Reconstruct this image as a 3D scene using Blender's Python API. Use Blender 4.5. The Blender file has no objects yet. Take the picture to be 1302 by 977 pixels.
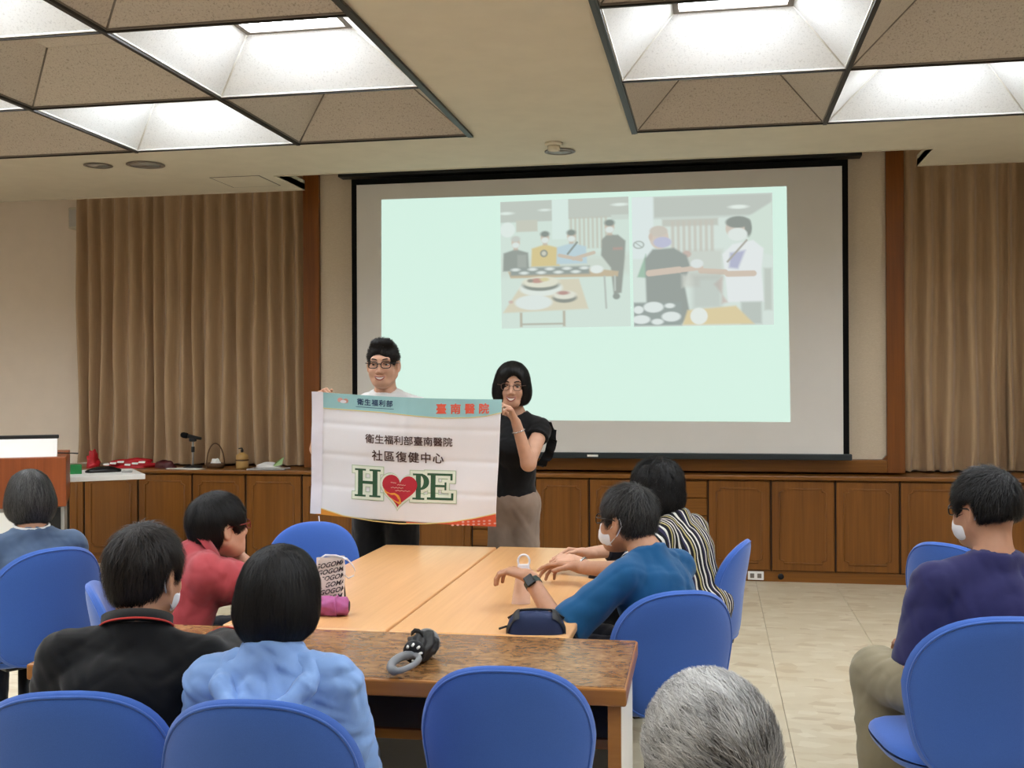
import bpy, bmesh, math, random
import numpy as np
from mathutils import Matrix, Vector
from mathutils.bvhtree import BVHTree

random.seed(7); RNG = np.random.RandomState(11)
SC = bpy.context.scene
COL = SC.collection

# ------------------------------------------------------------------ camera
F_PX, YAW, PIT, ROL = 1380.8, .183, -.0014, .0046
CAM = Vector((0, 0, 1.57))
_fw = Vector((-math.sin(YAW), math.cos(YAW), 0)); _rt = Vector((math.cos(YAW), math.sin(YAW), 0)); _up = Vector((0, 0, 1))
FW = _fw * math.cos(PIT) - _up * math.sin(PIT); UP = _up * math.cos(PIT) + _fw * math.sin(PIT); RT = _rt
cam_d = bpy.data.cameras.new('camera'); cam_o = bpy.data.objects.new('camera', cam_d); COL.objects.link(cam_o)
_cx = RT * math.cos(ROL) - UP * math.sin(ROL); _cy = RT * math.sin(ROL) + UP * math.cos(ROL); _cz = -FW
cam_o.matrix_world = Matrix(((_cx.x, _cy.x, _cz.x, CAM.x), (_cx.y, _cy.y, _cz.y, CAM.y), (_cx.z, _cy.z, _cz.z, CAM.z), (0, 0, 0, 1)))
cam_d.sensor_fit = 'HORIZONTAL'; cam_d.sensor_width = 36; cam_d.lens = F_PX / 1302 * 36; cam_d.clip_start = .05
SC.camera = cam_o

def ray(px, py):
    a, b = px - 651, py - 488.5
    u = a * math.cos(ROL) - b * math.sin(ROL); v = a * math.sin(ROL) + b * math.cos(ROL)
    return FW + RT * (u / F_PX) - UP * (v / F_PX)
def at(px, py, Z=None, Y=None, d=None):
    """point seen at a pixel: on the level Z, on the wall plane Y, or d metres ahead"""
    r = ray(px, py)
    t = (Z - 1.57) / r.z if Z is not None else (Y / r.y if Y is not None else d)
    return CAM + r * t

# ------------------------------------------------------------------ world, exposure
w = bpy.data.worlds.new('world'); SC.world = w; w.use_nodes = True
w.node_tree.nodes['Background'].inputs[0].default_value = (.9, .95, 1, 1)
w.node_tree.nodes['Background'].inputs[1].default_value = .02
vs = SC.view_settings
vs.view_transform = 'Standard'; vs.look = 'None'; vs.gamma = 1; vs.use_curve_mapping = False; vs.exposure = 0.0
LAMP = 24.0          # brightness of the fluorescent coffers
SLIDE = 1.0         # brightness of the projected slide

# ------------------------------------------------------------------ materials
def lin(c):
    c = c / 255.0
    return c / 12.92 if c <= .04045 else ((c + .055) / 1.055) ** 2.4
def rgb(r, g, b): return (lin(r), lin(g), lin(b), 1)
MATS = {}
class NT:
    def __init__(s, name):
        s.m = bpy.data.materials.new(name); s.m.use_nodes = True; s.t = s.m.node_tree; s.b = s.t.nodes['Principled BSDF']
        MATS[name] = s.m
    def n(s, ty, **kw):
        x = s.t.nodes.new(ty)
        for k, v in kw.items():
            if k.startswith('i_'): x.inputs[k[2:].replace('_', ' ')].default_value = v
            else: setattr(x, k, v)
        return x
    def l(s, a, b): s.t.links.new(a, b)
    def coord(s, scale=(1, 1, 1), rot=(0, 0, 0), out='Object'):
        tc = s.n('ShaderNodeTexCoord'); mp = s.n('ShaderNodeMapping'); mp.inputs['Scale'].default_value = scale; mp.inputs['Rotation'].default_value = rot
        s.l(tc.outputs[out], mp.inputs[0]); return mp.outputs[0]
    def noise(s, vec, scale=5, detail=3, rough=.5, dist=0):
        n = s.n('ShaderNodeTexNoise'); n.inputs['Scale'].default_value = scale; n.inputs['Detail'].default_value = detail
        n.inputs['Roughness'].default_value = rough; n.inputs['Distortion'].default_value = dist
        s.l(vec, n.inputs['Vector']); return n.outputs['Fac']
    def ramp(s, fac, stops, interp='LINEAR'):
        r = s.n('ShaderNodeValToRGB'); cr = r.color_ramp; cr.interpolation = interp
        while len(cr.elements) < len(stops): cr.elements.new(.5)
        for e, (p, c) in zip(cr.elements, stops): e.position = p; e.color = c
        s.l(fac, r.inputs[0]); return r.outputs[0]
    def bump(s, h, strength=.3, dist=.002):
        b = s.n('ShaderNodeBump'); b.inputs['Strength'].default_value = strength; b.inputs['Distance'].default_value = dist
        s.l(h, b.inputs['Height']); s.l(b.outputs[0], s.b.inputs['Normal'])
    def set(s, rough=.5, spec=.5, metal=0, color=None, **kw):
        s.b.inputs['Roughness'].default_value = rough; s.b.inputs['Specular IOR Level'].default_value = spec; s.b.inputs['Metallic'].default_value = metal
        if color: s.b.inputs['Base Color'].default_value = color
        return s

def plain(name, c, rough=.5, spec=.4, metal=0, bump=0, bscale=200, var=.06, vscale=6, alpha=None, sheen=0):
    t = NT(name).set(rough, spec, metal)
    v = t.coord()
    f = t.noise(v, vscale, 3)
    c0 = tuple(max(0, x * (1 - var)) for x in c[:3]) + (1,); c1 = tuple(min(1, x * (1 + var)) for x in c[:3]) + (1,)
    t.l(t.ramp(f, [(.3, c0), (.7, c1)]), t.b.inputs['Base Color'])
    if bump: t.bump(t.noise(v, bscale, 2), bump)
    if sheen: t.b.inputs['Sheen Weight'].default_value = sheen
    if alpha is not None: t.b.inputs['Alpha'].default_value = alpha
    return t.m
def emit(name, c, s):
    t = NT(name); t.b.inputs['Base Color'].default_value = c; t.b.inputs['Emission Color'].default_value = c; t.b.inputs['Emission Strength'].default_value = s
    return t.m
def wood(name, c0, c1, axis='Z', rough=.35, scale=1.0, dark=None):
    t = NT(name).set(rough, .4)
    s = {'X': (.5, 9, 9), 'Y': (9, .5, 9), 'Z': (9, 9, .5)}[axis]
    s2 = {'X': (2, 70, 70), 'Y': (70, 2, 70), 'Z': (70, 70, 2)}[axis]
    oi = t.n('ShaderNodeObjectInfo')
    tc = t.n('ShaderNodeTexCoord'); ad = t.n('ShaderNodeVectorMath', operation='ADD')
    mulr = t.n('ShaderNodeVectorMath', operation='SCALE'); mulr.inputs[0].default_value = (17, 31, 13)
    t.l(oi.outputs['Random'], mulr.inputs['Scale']); t.l(tc.outputs['Object'], ad.inputs[0]); t.l(mulr.outputs[0], ad.inputs[1])
    def mp(sc):
        m = t.n('ShaderNodeMapping'); m.inputs['Scale'].default_value = [x * scale for x in sc]; t.l(ad.outputs[0], m.inputs[0]); return m.outputs[0]
    a = t.noise(mp(s), 1, 4, .6, .4); b = t.noise(mp(s2), 1, 2, .5)
    mx = t.n('ShaderNodeMath', operation='MULTIPLY_ADD'); mx.inputs[1].default_value = .35; t.l(b, mx.inputs[0])
    m2 = t.n('ShaderNodeMath', operation='MULTIPLY'); m2.inputs[1].default_value = .65; t.l(a, m2.inputs[0]); t.l(m2.outputs[0], mx.inputs[2])
    t.l(t.ramp(mx.outputs[0], [(.28, c0), (.72, c1)]), t.b.inputs['Base Color'])
    t.bump(b, .08, .001)
    return t.m

plain('plaster', rgb(204, 196, 178), .85, .2, bump=.25, bscale=160, var=.03)
plain('wall_paint', rgb(226, 212, 196), .8, .2, bump=.1, var=.02)
t = NT('panel_cloth').set(.9, .1); v = t.coord(); wv = t.noise(t.coord((60, 60, 700)), 1, 2)
t.l(t.ramp(wv, [(.3, rgb(196, 180, 158)), (.7, rgb(212, 198, 178))]), t.b.inputs['Base Color']); t.bump(wv, .15, .001)
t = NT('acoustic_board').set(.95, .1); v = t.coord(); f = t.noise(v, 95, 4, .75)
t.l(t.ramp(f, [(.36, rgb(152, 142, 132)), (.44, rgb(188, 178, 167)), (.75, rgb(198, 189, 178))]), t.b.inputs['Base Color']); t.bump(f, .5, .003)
t = NT('acoustic_board_lit').set(.95, .1); v = t.coord(); f = t.noise(v, 95, 4, .75)  # same board as unlit coffers; lamp light painted in as a paler colour
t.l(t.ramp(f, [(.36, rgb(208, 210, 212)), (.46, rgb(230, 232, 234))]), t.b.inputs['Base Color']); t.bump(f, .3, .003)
emit('diffuser', rgb(244, 250, 255), LAMP)
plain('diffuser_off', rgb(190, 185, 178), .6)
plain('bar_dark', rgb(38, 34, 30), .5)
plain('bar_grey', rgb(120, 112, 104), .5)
plain('white_metal', rgb(225, 224, 220), .45, var=.02)
wood('cabinet_wood', rgb(96, 56, 12), rgb(134, 84, 28), 'Z', .38)
wood('cabinet_wood_h', rgb(100, 60, 16), rgb(138, 88, 32), 'X', .33)
wood('post_wood', rgb(96, 52, 14), rgb(132, 76, 26), 'Z', .35)
wood('desk_wood', rgb(204, 150, 96), rgb(226, 176, 122), 'Y', .3)
wood('table_edge_wood', rgb(138, 88, 40), rgb(172, 116, 60), 'X', .28)
wood('lectern_wood', rgb(118, 58, 26), rgb(156, 82, 42), 'Z', .4)
plain('dark_gap', rgb(24, 14, 8), .8)
# burl table top
t = NT('burl').set(.22, .5); v = t.coord((1, 1.5, 1)); n1 = t.noise(v, 14, 6, .65, 2.2); n2 = t.noise(v, 4, 3, .5, 1)
mx = t.n('ShaderNodeMath', operation='MULTIPLY_ADD'); mx.inputs[1].default_value = .75; t.l(n1, mx.inputs[0])
m2 = t.n('ShaderNodeMath', operation='MULTIPLY'); m2.inputs[1].default_value = .28; t.l(n2, m2.inputs[0]); t.l(m2.outputs[0], mx.inputs[2])
t.l(t.ramp(mx.outputs[0], [(.33, rgb(86, 54, 30)), (.47, rgb(122, 84, 48)), (.57, rgb(146, 108, 68)), (.7, rgb(166, 130, 88))]), t.b.inputs['Base Color'])
# floor tile
t = NT('floor_tile').set(.3, .45); oi = t.n('ShaderNodeObjectInfo'); tc = t.n('ShaderNodeTexCoord'); ad = t.n('ShaderNodeVectorMath', operation='ADD')
ml = t.n('ShaderNodeVectorMath', operation='SCALE'); ml.inputs[0].default_value = (7, 5, 3); t.l(oi.outputs['Random'], ml.inputs['Scale']); t.l(tc.outputs['Object'], ad.inputs[0]); t.l(ml.outputs[0], ad.inputs[1])
mp = t.n('ShaderNodeMapping'); mp.inputs['Scale'].default_value = (9, 17, 1); t.l(ad.outputs[0], mp.inputs[0])
vo = t.n('ShaderNodeTexVoronoi'); vo.inputs['Scale'].default_value = 1.0; vo.inputs['Randomness'].default_value = 1; t.l(mp.outputs[0], vo.inputs['Vector'])
sp = t.n('ShaderNodeSeparateColor'); t.l(vo.outputs['Color'], sp.inputs[0])
chip = t.ramp(sp.outputs[0], [(0, rgb(176, 154, 124)), (.1, rgb(196, 178, 148)), (.22, rgb(206, 192, 166)), (.8, rgb(210, 198, 172)), (.93, rgb(222, 212, 190))])
big = t.ramp(t.noise(ad.outputs[0], 5, 4), [(.3, rgb(196, 180, 150)), (.7, rgb(214, 202, 178))])
mc = t.n('ShaderNodeMix', data_type='RGBA'); mc.inputs['Factor'].default_value = .45; t.l(chip, mc.inputs[6]); t.l(big, mc.inputs[7]); t.l(mc.outputs[2], t.b.inputs['Base Color'])
plain('floor_joint', rgb(150, 134, 110), .7)
# curtain
t = NT('curtain').set(.55, .35); v = t.coord((300, 300, 2)); f = t.noise(v, 1, 2)
t.l(t.ramp(f, [(.3, rgb(168, 140, 108)), (.7, rgb(182, 154, 120))]), t.b.inputs['Base Color']); t.b.inputs['Sheen Weight'].default_value = .25; t.bump(f, .08, .001)
plain('black_plastic', rgb(22, 22, 23), .45)
plain('black_cloth', rgb(14, 14, 15), .9, .15, bump=.2)
plain('screen_white', rgb(214, 211, 208), .8, .2, var=.01)
plain('screen_bar', rgb(36, 44, 48), .4)
plain('grey_metal', rgb(150, 148, 144), .45)
t = NT('chair_blue').set(.85, .2); v = t.coord(); f = t.noise(v, 900, 2)
t.l(t.ramp(f, [(.3, rgb(54, 92, 170)), (.7, rgb(64, 104, 186))]), t.b.inputs['Base Color']); t.b.inputs['Sheen Weight'].default_value = .3; t.bump(f, .12, .0008)
plain('white_plastic', rgb(232, 230, 226), .4, var=.02)
plain('banner_cloth', rgb(226, 226, 230), .75, .2, bump=.05, var=.015)

# ------------------------------------------------------------------ mesh helpers
def mesh_np(name, V, Fq, smooth=True):
    V = np.asarray(V, np.float32); Fq = np.asarray(Fq, np.int32); k = Fq.shape[1]
    me = bpy.data.meshes.new(name); me.vertices.add(len(V)); me.vertices.foreach_set('co', V.ravel())
    me.loops.add(Fq.size); me.loops.foreach_set('vertex_index', Fq.ravel())
    me.polygons.add(len(Fq)); me.polygons.foreach_set('loop_start', np.arange(0, Fq.size, k, dtype=np.int32))
    me.polygons.foreach_set('loop_total', np.full(len(Fq), k, np.int32))
    if smooth: me.polygons.foreach_set('use_smooth', np.ones(len(Fq), bool))
    me.update(calc_edges=True); return me
class MB:
    """collects shapes and links them as one mesh object"""
    def __init__(s): s.v = []; s.f = []; s.sm = []
    def add(s, V, Fs, smooth=False):
        o = len(s.v); s.v += [tuple(map(float, p)) for p in V]
        for f in Fs: s.f.append([i + o for i in f]); s.sm.append(smooth)
        return s
    def box(s, x0, x1, y0, y1, z0, z1):
        return s.add([(x0, y0, z0), (x1, y0, z0), (x1, y1, z0), (x0, y1, z0), (x0, y0, z1), (x1, y0, z1), (x1, y1, z1), (x0, y1, z1)],
                     [(3, 2, 1, 0), (4, 5, 6, 7), (0, 1, 5, 4), (1, 2, 6, 5), (2, 3, 7, 6), (3, 0, 4, 7)])
    def rbox(s, x0, x1, y0, y1, z0, z1, r=.01, seg=2):
        bm = bmesh.new(); bmesh.ops.create_cube(bm, size=1)
        for v in bm.verts: v.co = Vector(((x0 + x1) / 2 + v.co.x * (x1 - x0), (y0 + y1) / 2 + v.co.y * (y1 - y0), (z0 + z1) / 2 + v.co.z * (z1 - z0)))
        bmesh.ops.bevel(bm, geom=list(bm.edges), offset=r, segments=seg, affect='EDGES', profile=.5)
        bm.verts.index_update(); s.add([v.co[:] for v in bm.verts], [[v.index for v in f.verts] for f in bm.faces], False); bm.free(); return s
    def prism(s, poly, z0, z1):
        n = len(poly); V = [(x, y, z0) for x, y in poly] + [(x, y, z1) for x, y in poly]
        return s.add(V, [tuple(range(n - 1, -1, -1)), tuple(range(n, 2 * n))] + [(i, (i + 1) % n, n + (i + 1) % n, n + i) for i in range(n)])
    def tube(s, pts, r, n=8, closed=False, caps=True):
        P = [Vector(p) for p in pts]; m = len(P); rs = r if hasattr(r, '__len__') else [r] * m
        V = []; prev = None
        for i in range(m):
            tn = (P[(i + 1) % m] - P[i - 1]) if closed else (P[min(i + 1, m - 1)] - P[max(i - 1, 0)])
            tn.normalize()
            if prev is None:
                a = Vector((0, 0, 1)) if abs(tn.z) < .9 else Vector((1, 0, 0)); prev = tn.cross(a).normalized()
            prev = (prev - tn * prev.dot(tn)).normalized(); b = tn.cross(prev)
            for j in range(n):
                an = 2 * math.pi * j / n; V.append(P[i] + (prev * math.cos(an) + b * math.sin(an)) * rs[i])
        Fs = [(i * n + j, i * n + (j + 1) % n, ((i + 1) % m) * n + (j + 1) % n, ((i + 1) % m) * n + j) for i in range(m if closed else m - 1) for j in range(n)]
        if caps and not closed: Fs += [tuple(range(n - 1, -1, -1)), tuple((m - 1) * n + j for j in range(n))]
        return s.add(V, Fs, True)
    def lathe(s, prof, c=(0, 0, 0), n=20, sx=1, sy=1):
        V = []; m = len(prof)
        for r, z in prof:
            for j in range(n):
                a = 2 * math.pi * j / n; V.append((c[0] + r * math.cos(a) * sx, c[1] + r * math.sin(a) * sy, c[2] + z))
        Fs = [(i * n + j, i * n + (j + 1) % n, (i + 1) * n + (j + 1) % n, (i + 1) * n + j) for i in range(m - 1) for j in range(n)]
        Fs += [tuple(range(n - 1, -1, -1)), tuple((m - 1) * n + j for j in range(n))]
        return s.add(V, Fs, True)
    def grid(s, fn, nu, nv, smooth=True):
        V = [fn(i / nu, j / nv) for j in range(nv + 1) for i in range(nu + 1)]
        return s.add(V, [(j * (nu + 1) + i, j * (nu + 1) + i + 1, (j + 1) * (nu + 1) + i + 1, (j + 1) * (nu + 1) + i) for j in range(nv) for i in range(nu)], smooth)
    def mesh(s, name, mat):
        me = bpy.data.meshes.new(name); me.from_pydata(s.v, [], s.f); me.polygons.foreach_set('use_smooth', s.sm); me.update()
        if mat: me.materials.append(MATS[mat])
        return me
    def build(s, name, mat, parent=None, **tags):
        return link(name, s.mesh(name, mat), parent, **tags)
def link(name, me, parent=None, mat=None, label=None, cat=None, group=None, kind=None):
    o = bpy.data.objects.new(name, me); COL.objects.link(o)
    if mat and me is not None: me.materials.clear(); me.materials.append(MATS[mat])
    if parent: o.parent = parent
    tag(o, label, cat, group, kind); return o
def tag(o, label=None, cat=None, group=None, kind=None):
    if label: o['label'] = label
    if cat: o['category'] = cat
    if group: o['group'] = group
    if kind: o['kind'] = kind
    return o
def thing(name, label, cat, loc=(0, 0, 0), rz=0, group=None):
    o = bpy.data.objects.new(name, None); COL.objects.link(o); o.empty_display_size = .1
    o.location = loc; o.rotation_euler = (0, 0, rz); return tag(o, label, cat, group)
def copy_tree(o, parent=None):
    c = o.copy(); COL.objects.link(c); c.parent = parent
    for ch in list(o.children): copy_tree(ch, c)
    return c
# ================================================================== the room
CEIL = 3.236; XL, YFL, XR, YFR, MOD = -1.581, 7.039, -.492, 7.157, 1.2
X0, X1, Y0, Y1 = -10.2, 4.9, -3.2, 9.5
fl = MB().box(X0, X1, Y0, Y1, -.08, -.006).build('floor', 'floor_joint', kind='structure')
TS = .6096
tile_me = MB().rbox(-TS / 2 + .0012, TS / 2 - .0012, -TS / 2 + .0012, TS / 2 - .0012, -.006, 0, .001, 1).mesh('tile', 'floor_tile')
far_tiles = MB()
for i in range(-13, 8):
    for j in range(-14, 8):
        x = .329 + (i + .5) * TS; y = 4.776 + (j + .5) * TS
        if not (X0 < x - TS / 2 and x + TS / 2 < X1 and Y0 < y - TS / 2 and y + TS / 2 < Y1): continue
        if -3.9 < x < 3.2 and 2.2 < y < 9 and True:
            o = link('tile', tile_me, fl); o.location = (x, y, 0)
        else: far_tiles.box(x - TS / 2 + .0012, x + TS / 2 - .0012, y - TS / 2 + .0012, y + TS / 2 - .0012, -.006, 0)
far_tiles.build('tile_field', 'floor_tile', fl, kind='stuff')
# walls
MB().box(X0 - .1, X0, Y0, Y1, 0, 3.7).build('wall_left', 'wall_paint', kind='structure')
MB().box(X1, X1 + .1, Y0, Y1, 0, 3.7).build('wall_right', 'wall_paint', kind='structure')
MB().box(X0, X1, Y0 - .1, Y0, 0, 3.7).build('wall_rear', 'wall_paint', kind='structure')
MB().box(X0, X1, Y1, Y1 + .1, 0, 3.7).build('wall_back', 'wall_paint', kind='structure')
# raised centre bay behind the screen: cloth panel in a wooden frame
ctr = MB().box(-3.519, 1.492, 9.045, 9.45, .87, 3.55).build('wall_centre', 'panel_cloth', kind='structure')
MB().rbox(-3.519, -3.374, 9.0, 9.05, .862, 3.55, .006).build('post', 'post_wood', ctr)
MB().rbox(1.355, 1.492, 9.0, 9.05, .862, 3.55, .006).build('post', 'post_wood', ctr)
MB().rbox(-3.374, 1.355, 9.003, 9.05, .862, .968, .006).build('rail', 'cabinet_wood_h', ctr)
MB().box(-3.374, 1.355, 9.005, 9.05, 3.42, 3.55).build('rail', 'cabinet_wood_h', ctr)
for sx, xe in ((1, -3.374), (-1, 1.355)):     # chamfered corner of the panel
    m = MB(); m.add([(xe, 9.004, .968), (xe + sx * .035, 9.004, .968), (xe, 9.004, 1.003), (xe, 9.05, .968), (xe + sx * .035, 9.05, .968), (xe, 9.05, 1.003)],
                    [(0, 1, 2), (3, 5, 4), (0, 3, 4, 1), (1, 4, 5, 2), (2, 5, 3, 0)]); m.build('corner_block', 'post_wood', ctr)
# ceiling with two fields of pyramid coffers
NCL, NCR, NR = 7, 4, 6
FLD = [(XL - NCL * MOD, XL, YFL - NR * MOD, YFL), (XR, XR + NCR * MOD, YFR - NR * MOD, YFR)]
ce = MB(); TH = CEIL + .05
yb0 = min(FLD[0][2], FLD[1][2])
ce.box(X0, X1, Y0, yb0, CEIL, TH)
ce.box(X0, FLD[0][0], yb0, 8.1, CEIL, TH); ce.box(FLD[0][1], FLD[1][0], yb0, 8.1, CEIL, TH); ce.box(FLD[1][1], X1, yb0, 8.1, CEIL, TH)
ce.box(FLD[0][0], FLD[0][1], FLD[0][3], 8.1, CEIL, TH); ce.box(FLD[1][0], FLD[1][1], FLD[1][3], 8.1, CEIL, TH)
for a, b, c, d in FLD:
    if c > yb0 + .001: ce.box(a, b, yb0, c, CEIL, TH)
ce.box(X0, -3.39, 8.1, 8.72, CEIL, TH); ce.box(1.54, X1, 8.1, 8.72, CEIL, TH)
ce.box(X0, X1, 7.9, Y1, 3.56, 3.62)
ce.box(X0, X1, 7.9, 8.0, TH, 3.56)
ceil = ce.build('ceiling', 'plaster', kind='structure')
# painted lips round the slot in front of the screen and the curtain pockets
lip = MB(); lip.box(-3.39, 1.54, 8.085, 8.1, CEIL - .006, TH + .03); lip.box(-3.405, -3.39, 8.1, 8.72, CEIL - .006, TH + .03); lip.box(1.54, 1.555, 8.1, 8.72, CEIL - .006, TH + .03)
lip.build('slot_lip', 'plaster', ceil)
lip = MB(); lip.box(X0, -3.39, 8.705, 8.72, CEIL - .006, TH + .03); lip.box(1.54, X1, 8.705, 8.72, CEIL - .006, TH + .03); lip.build('pocket_lip', 'plaster', ceil)
MB().rbox(-3.92, -3.52, 8.06, 8.48, CEIL - .004, CEIL + .01, .002, 1).build('access_hatch', 'plaster', ceil)
hf = MB()
for a in ((-3.93, -3.51, 8.05, 8.058), (-3.93, -3.51, 8.482, 8.49), (-3.93, -3.922, 8.05, 8.49), (-3.518, -3.51, 8.05, 8.49)): hf.box(*a, CEIL - .003, CEIL + .01)
hf.build('hatch_frame', 'bar_grey', ceil)
# coffers
S_, H_ = .30, .25
E_ = .012
def panel_mesh(mat):
    a = MOD / 2 - E_; b = MOD / 2 - S_
    m = MB(); m.add([(-a, -a, 0), (a, -a, 0), (b, -b, H_), (-b, -b, H_), (-a, -a - .0, .02), (a, -a - .0, .02), (b, -b - .02, H_ + .02), (-b, -b - .02, H_ + .02)],
                    [(0, 1, 2, 3), (7, 6, 5, 4), (0, 4, 5, 1), (1, 5, 6, 2), (2, 6, 7, 3), (3, 7, 4, 0)])
    # a thin rib covers the mitre on the left end
    return m.mesh('panel', mat)
pm_on, pm_off = panel_mesh('acoustic_board_lit'), panel_mesh('acoustic_board')
def rib_mesh(mat):
    a = MOD / 2 - E_; b = MOD / 2 - S_
    return MB().tube([(-a, -a, 0), (-b, -b, H_)], .008, 4).mesh('mitre_rib', mat)
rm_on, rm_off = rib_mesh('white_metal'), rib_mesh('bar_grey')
fr = MB(); hb = MOD / 2 - S_
for a in ((-hb, hb, -hb, -hb + .03), (-hb, hb, hb - .03, hb), (-hb, -hb + .03, -hb + .03, hb - .03), (hb - .03, hb, -hb + .03, hb - .03)): fr.box(*a, H_ - .004, H_ + .03)
frame_me = fr.mesh('lamp_frame', 'bar_grey')
dif_on = MB().rbox(-hb + .03, hb - .03, -hb + .03, hb - .03, H_ + .006, H_ + .03, .003, 1).mesh('lamp_diffuser', 'diffuser')
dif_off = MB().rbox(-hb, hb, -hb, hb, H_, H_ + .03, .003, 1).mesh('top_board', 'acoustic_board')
ea = MOD / 2 - .004
ed = MB()
for a in ((-ea, ea, -ea, -ea + .014), (-ea, ea, ea - .014, ea), (-ea, -ea + .014, -ea + .014, ea - .014), (ea - .014, ea, -ea + .014, ea - .014)): ed.box(*a, -.004, .004)
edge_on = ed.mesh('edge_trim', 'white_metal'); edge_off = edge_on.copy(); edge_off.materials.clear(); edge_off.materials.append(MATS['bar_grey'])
bars = MB()
for fi, (a, b, c, d) in enumerate(FLD):
    side = 'beside the curtained left wall' if fi == 0 else 'over the right side of the room'
    for i in range(NCL if fi == 0 else NCR):
        for j in range(NR):
            on = (i + j) % 2 == 1
            x = (b - (i + .5) * MOD) if fi == 0 else (a + (i + .5) * MOD); y = d - (j + .5) * MOD
            ORD = ['first', 'second', 'third', 'fourth', 'fifth', 'sixth', 'seventh']
            lab = ('lit' if on else 'unlit') + ' ceiling coffer, ' + ('lectern-side' if fi == 0 else 'other') + ' field, %s row from the screen, %s from the middle strip' % (ORD[j], ORD[i])
            t = thing('ceiling_coffer', lab, 'ceiling light' if on else 'ceiling coffer', (x, y, CEIL), 0, ('lit' if on else 'unlit') + ' ceiling coffers, ' + ('lectern side' if fi == 0 else 'far side'))
            for k in range(4):
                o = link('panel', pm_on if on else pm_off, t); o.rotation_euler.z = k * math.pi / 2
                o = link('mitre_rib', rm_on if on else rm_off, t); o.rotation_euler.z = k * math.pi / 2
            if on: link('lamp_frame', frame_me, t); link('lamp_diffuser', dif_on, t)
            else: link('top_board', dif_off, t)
            link('edge_trim', edge_on if on else edge_off, t)
    for i in range((NCL if fi == 0 else NCR) + 1):
        x = a + i * MOD; bars.box(x - .012, x + .012, c, d, CEIL - .018, CEIL + .02)
    for j in range(NR + 1):
        y = d - j * MOD; bars.box(a, b, y - .007, y + .007, CEIL - .012, CEIL + .02)
    bars.box(b if fi == 0 else a - .025, (b + .025) if fi == 0 else a, c, d, CEIL - .02, CEIL - .004)
bars.build('trim_1', 'bar_dark', kind='structure')
# ceiling fittings
def downlight(x, y, r, lab):
    t = thing('downlight', lab, 'downlight', (x, y, CEIL))
    MB().lathe([(r, -.004), (r, -.008), (r * .8, -.010), (r * .78, -.002)], n=24).build('rim', 'bar_grey', t)
    MB().lathe([(r * .8, -.006), (r * .5, -.004), (r * .1, -.003)], n=24).build('lens', 'diffuser_off', t)
downlight(-4.519, 7.432, .105, 'round dark recessed downlight beside the flat disc')
downlight(-4.16, 7.478, .14, 'wider round grey ceiling disc beside the dark downlight')
downlight(-1.061, 7.648, .11, 'round recessed ceiling lamp in front of the screen')
t = thing('smoke_detector', 'small beige smoke detector on the ceiling before the screen', 'smoke detector', (-1.067, 7.39, CEIL))
MB().lathe([(.062, 0), (.062, -.014), (.05, -.02)], n=20).build('base', 'plaster', t); MB().lathe([(.045, -.018), (.042, -.05), (.03, -.055)], n=20).build('head', 'plaster', t)

# cabinets along the wall
YC = 8.865
ct = MB().rbox(-6.05, 4.2, YC - .035, 9.44, .812, .846, .008).build('countertop', 'cabinet_wood_h', label='long brown wooden countertop over the wall cabinets', cat='countertop')
MB().box(-6.05, 4.2, YC + .01, YC + .03, 0, .085).build('baseboard_back', 'cabinet_wood_h', kind='structure')
def door_moulding(wd, h):
    a, b, n = wd / 2 - .06, h / 2 - .055, .03      # notched rectangle
    pl = [(-a + n, -b), (a - n, -b), (a - n, -b + n * .6), (a, -b + n), (a, b - n), (a - n, b - n * .6), (a - n, b), (-a + n, b), (-a + n, b - n * .6), (-a, b - n), (-a, -b + n), (-a + n, -b + n * .6)]
    return [(x, 0, z) for x, z in pl]
def cabinet(xa, xb, kind, lab):
    t = thing('cabinet', lab, 'cabinet', ((xa + xb) / 2, YC, 0))
    wd = xb - xa; hw = wd / 2
    MB().box(-hw, hw, .014, .56, .085, .812).build('body', 'cabinet_wood', t)
    if kind == 'door':
        d = MB().rbox(-hw + .009, hw - .009, -.008, .012, .092, .80, .004, 1).build('door', 'cabinet_wood', t)
        q = door_moulding(wd - .02, .70)
        MB().tube([(x, -.009, z + .446) for x, _, z in q], .008, 6, closed=True).build('moulding', 'cabinet_wood', d)
    else:
        for k in range(5):
            z0 = .092 + k * .142
            d = MB().rbox(-hw + .009, hw - .009, -.008, .012, z0, z0 + .134, .004, 1).build('drawer', 'cabinet_wood_h', t)
    MB().box(-hw, -hw + .006, -.002, .014, .085, .812).build('side_gap', 'dark_gap', t)
XS = [-6.55, -6.05, -5.54, -5.015, -4.5, -4.0, -3.485, -2.99, -2.498, -1.987, -1.45, -1.004, -.517, -.046, .446, .94, 1.424, 1.921, 2.42, 2.92, 3.42, 3.92]
plc = {0: 'hidden by the lectern', 1: 'hidden by the lectern', 2: 'next to the lectern', 3: 'under the microphone side of the counter', 4: 'under the woven basket', 5: 'under the pump bottle',
       6: 'left of the held banner', 7: 'behind the held banner', 8: 'behind the man in black trousers', 10: 'behind the woman in taupe trousers', 11: 'third from the drawers toward the banner', 13: 'x'}
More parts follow.
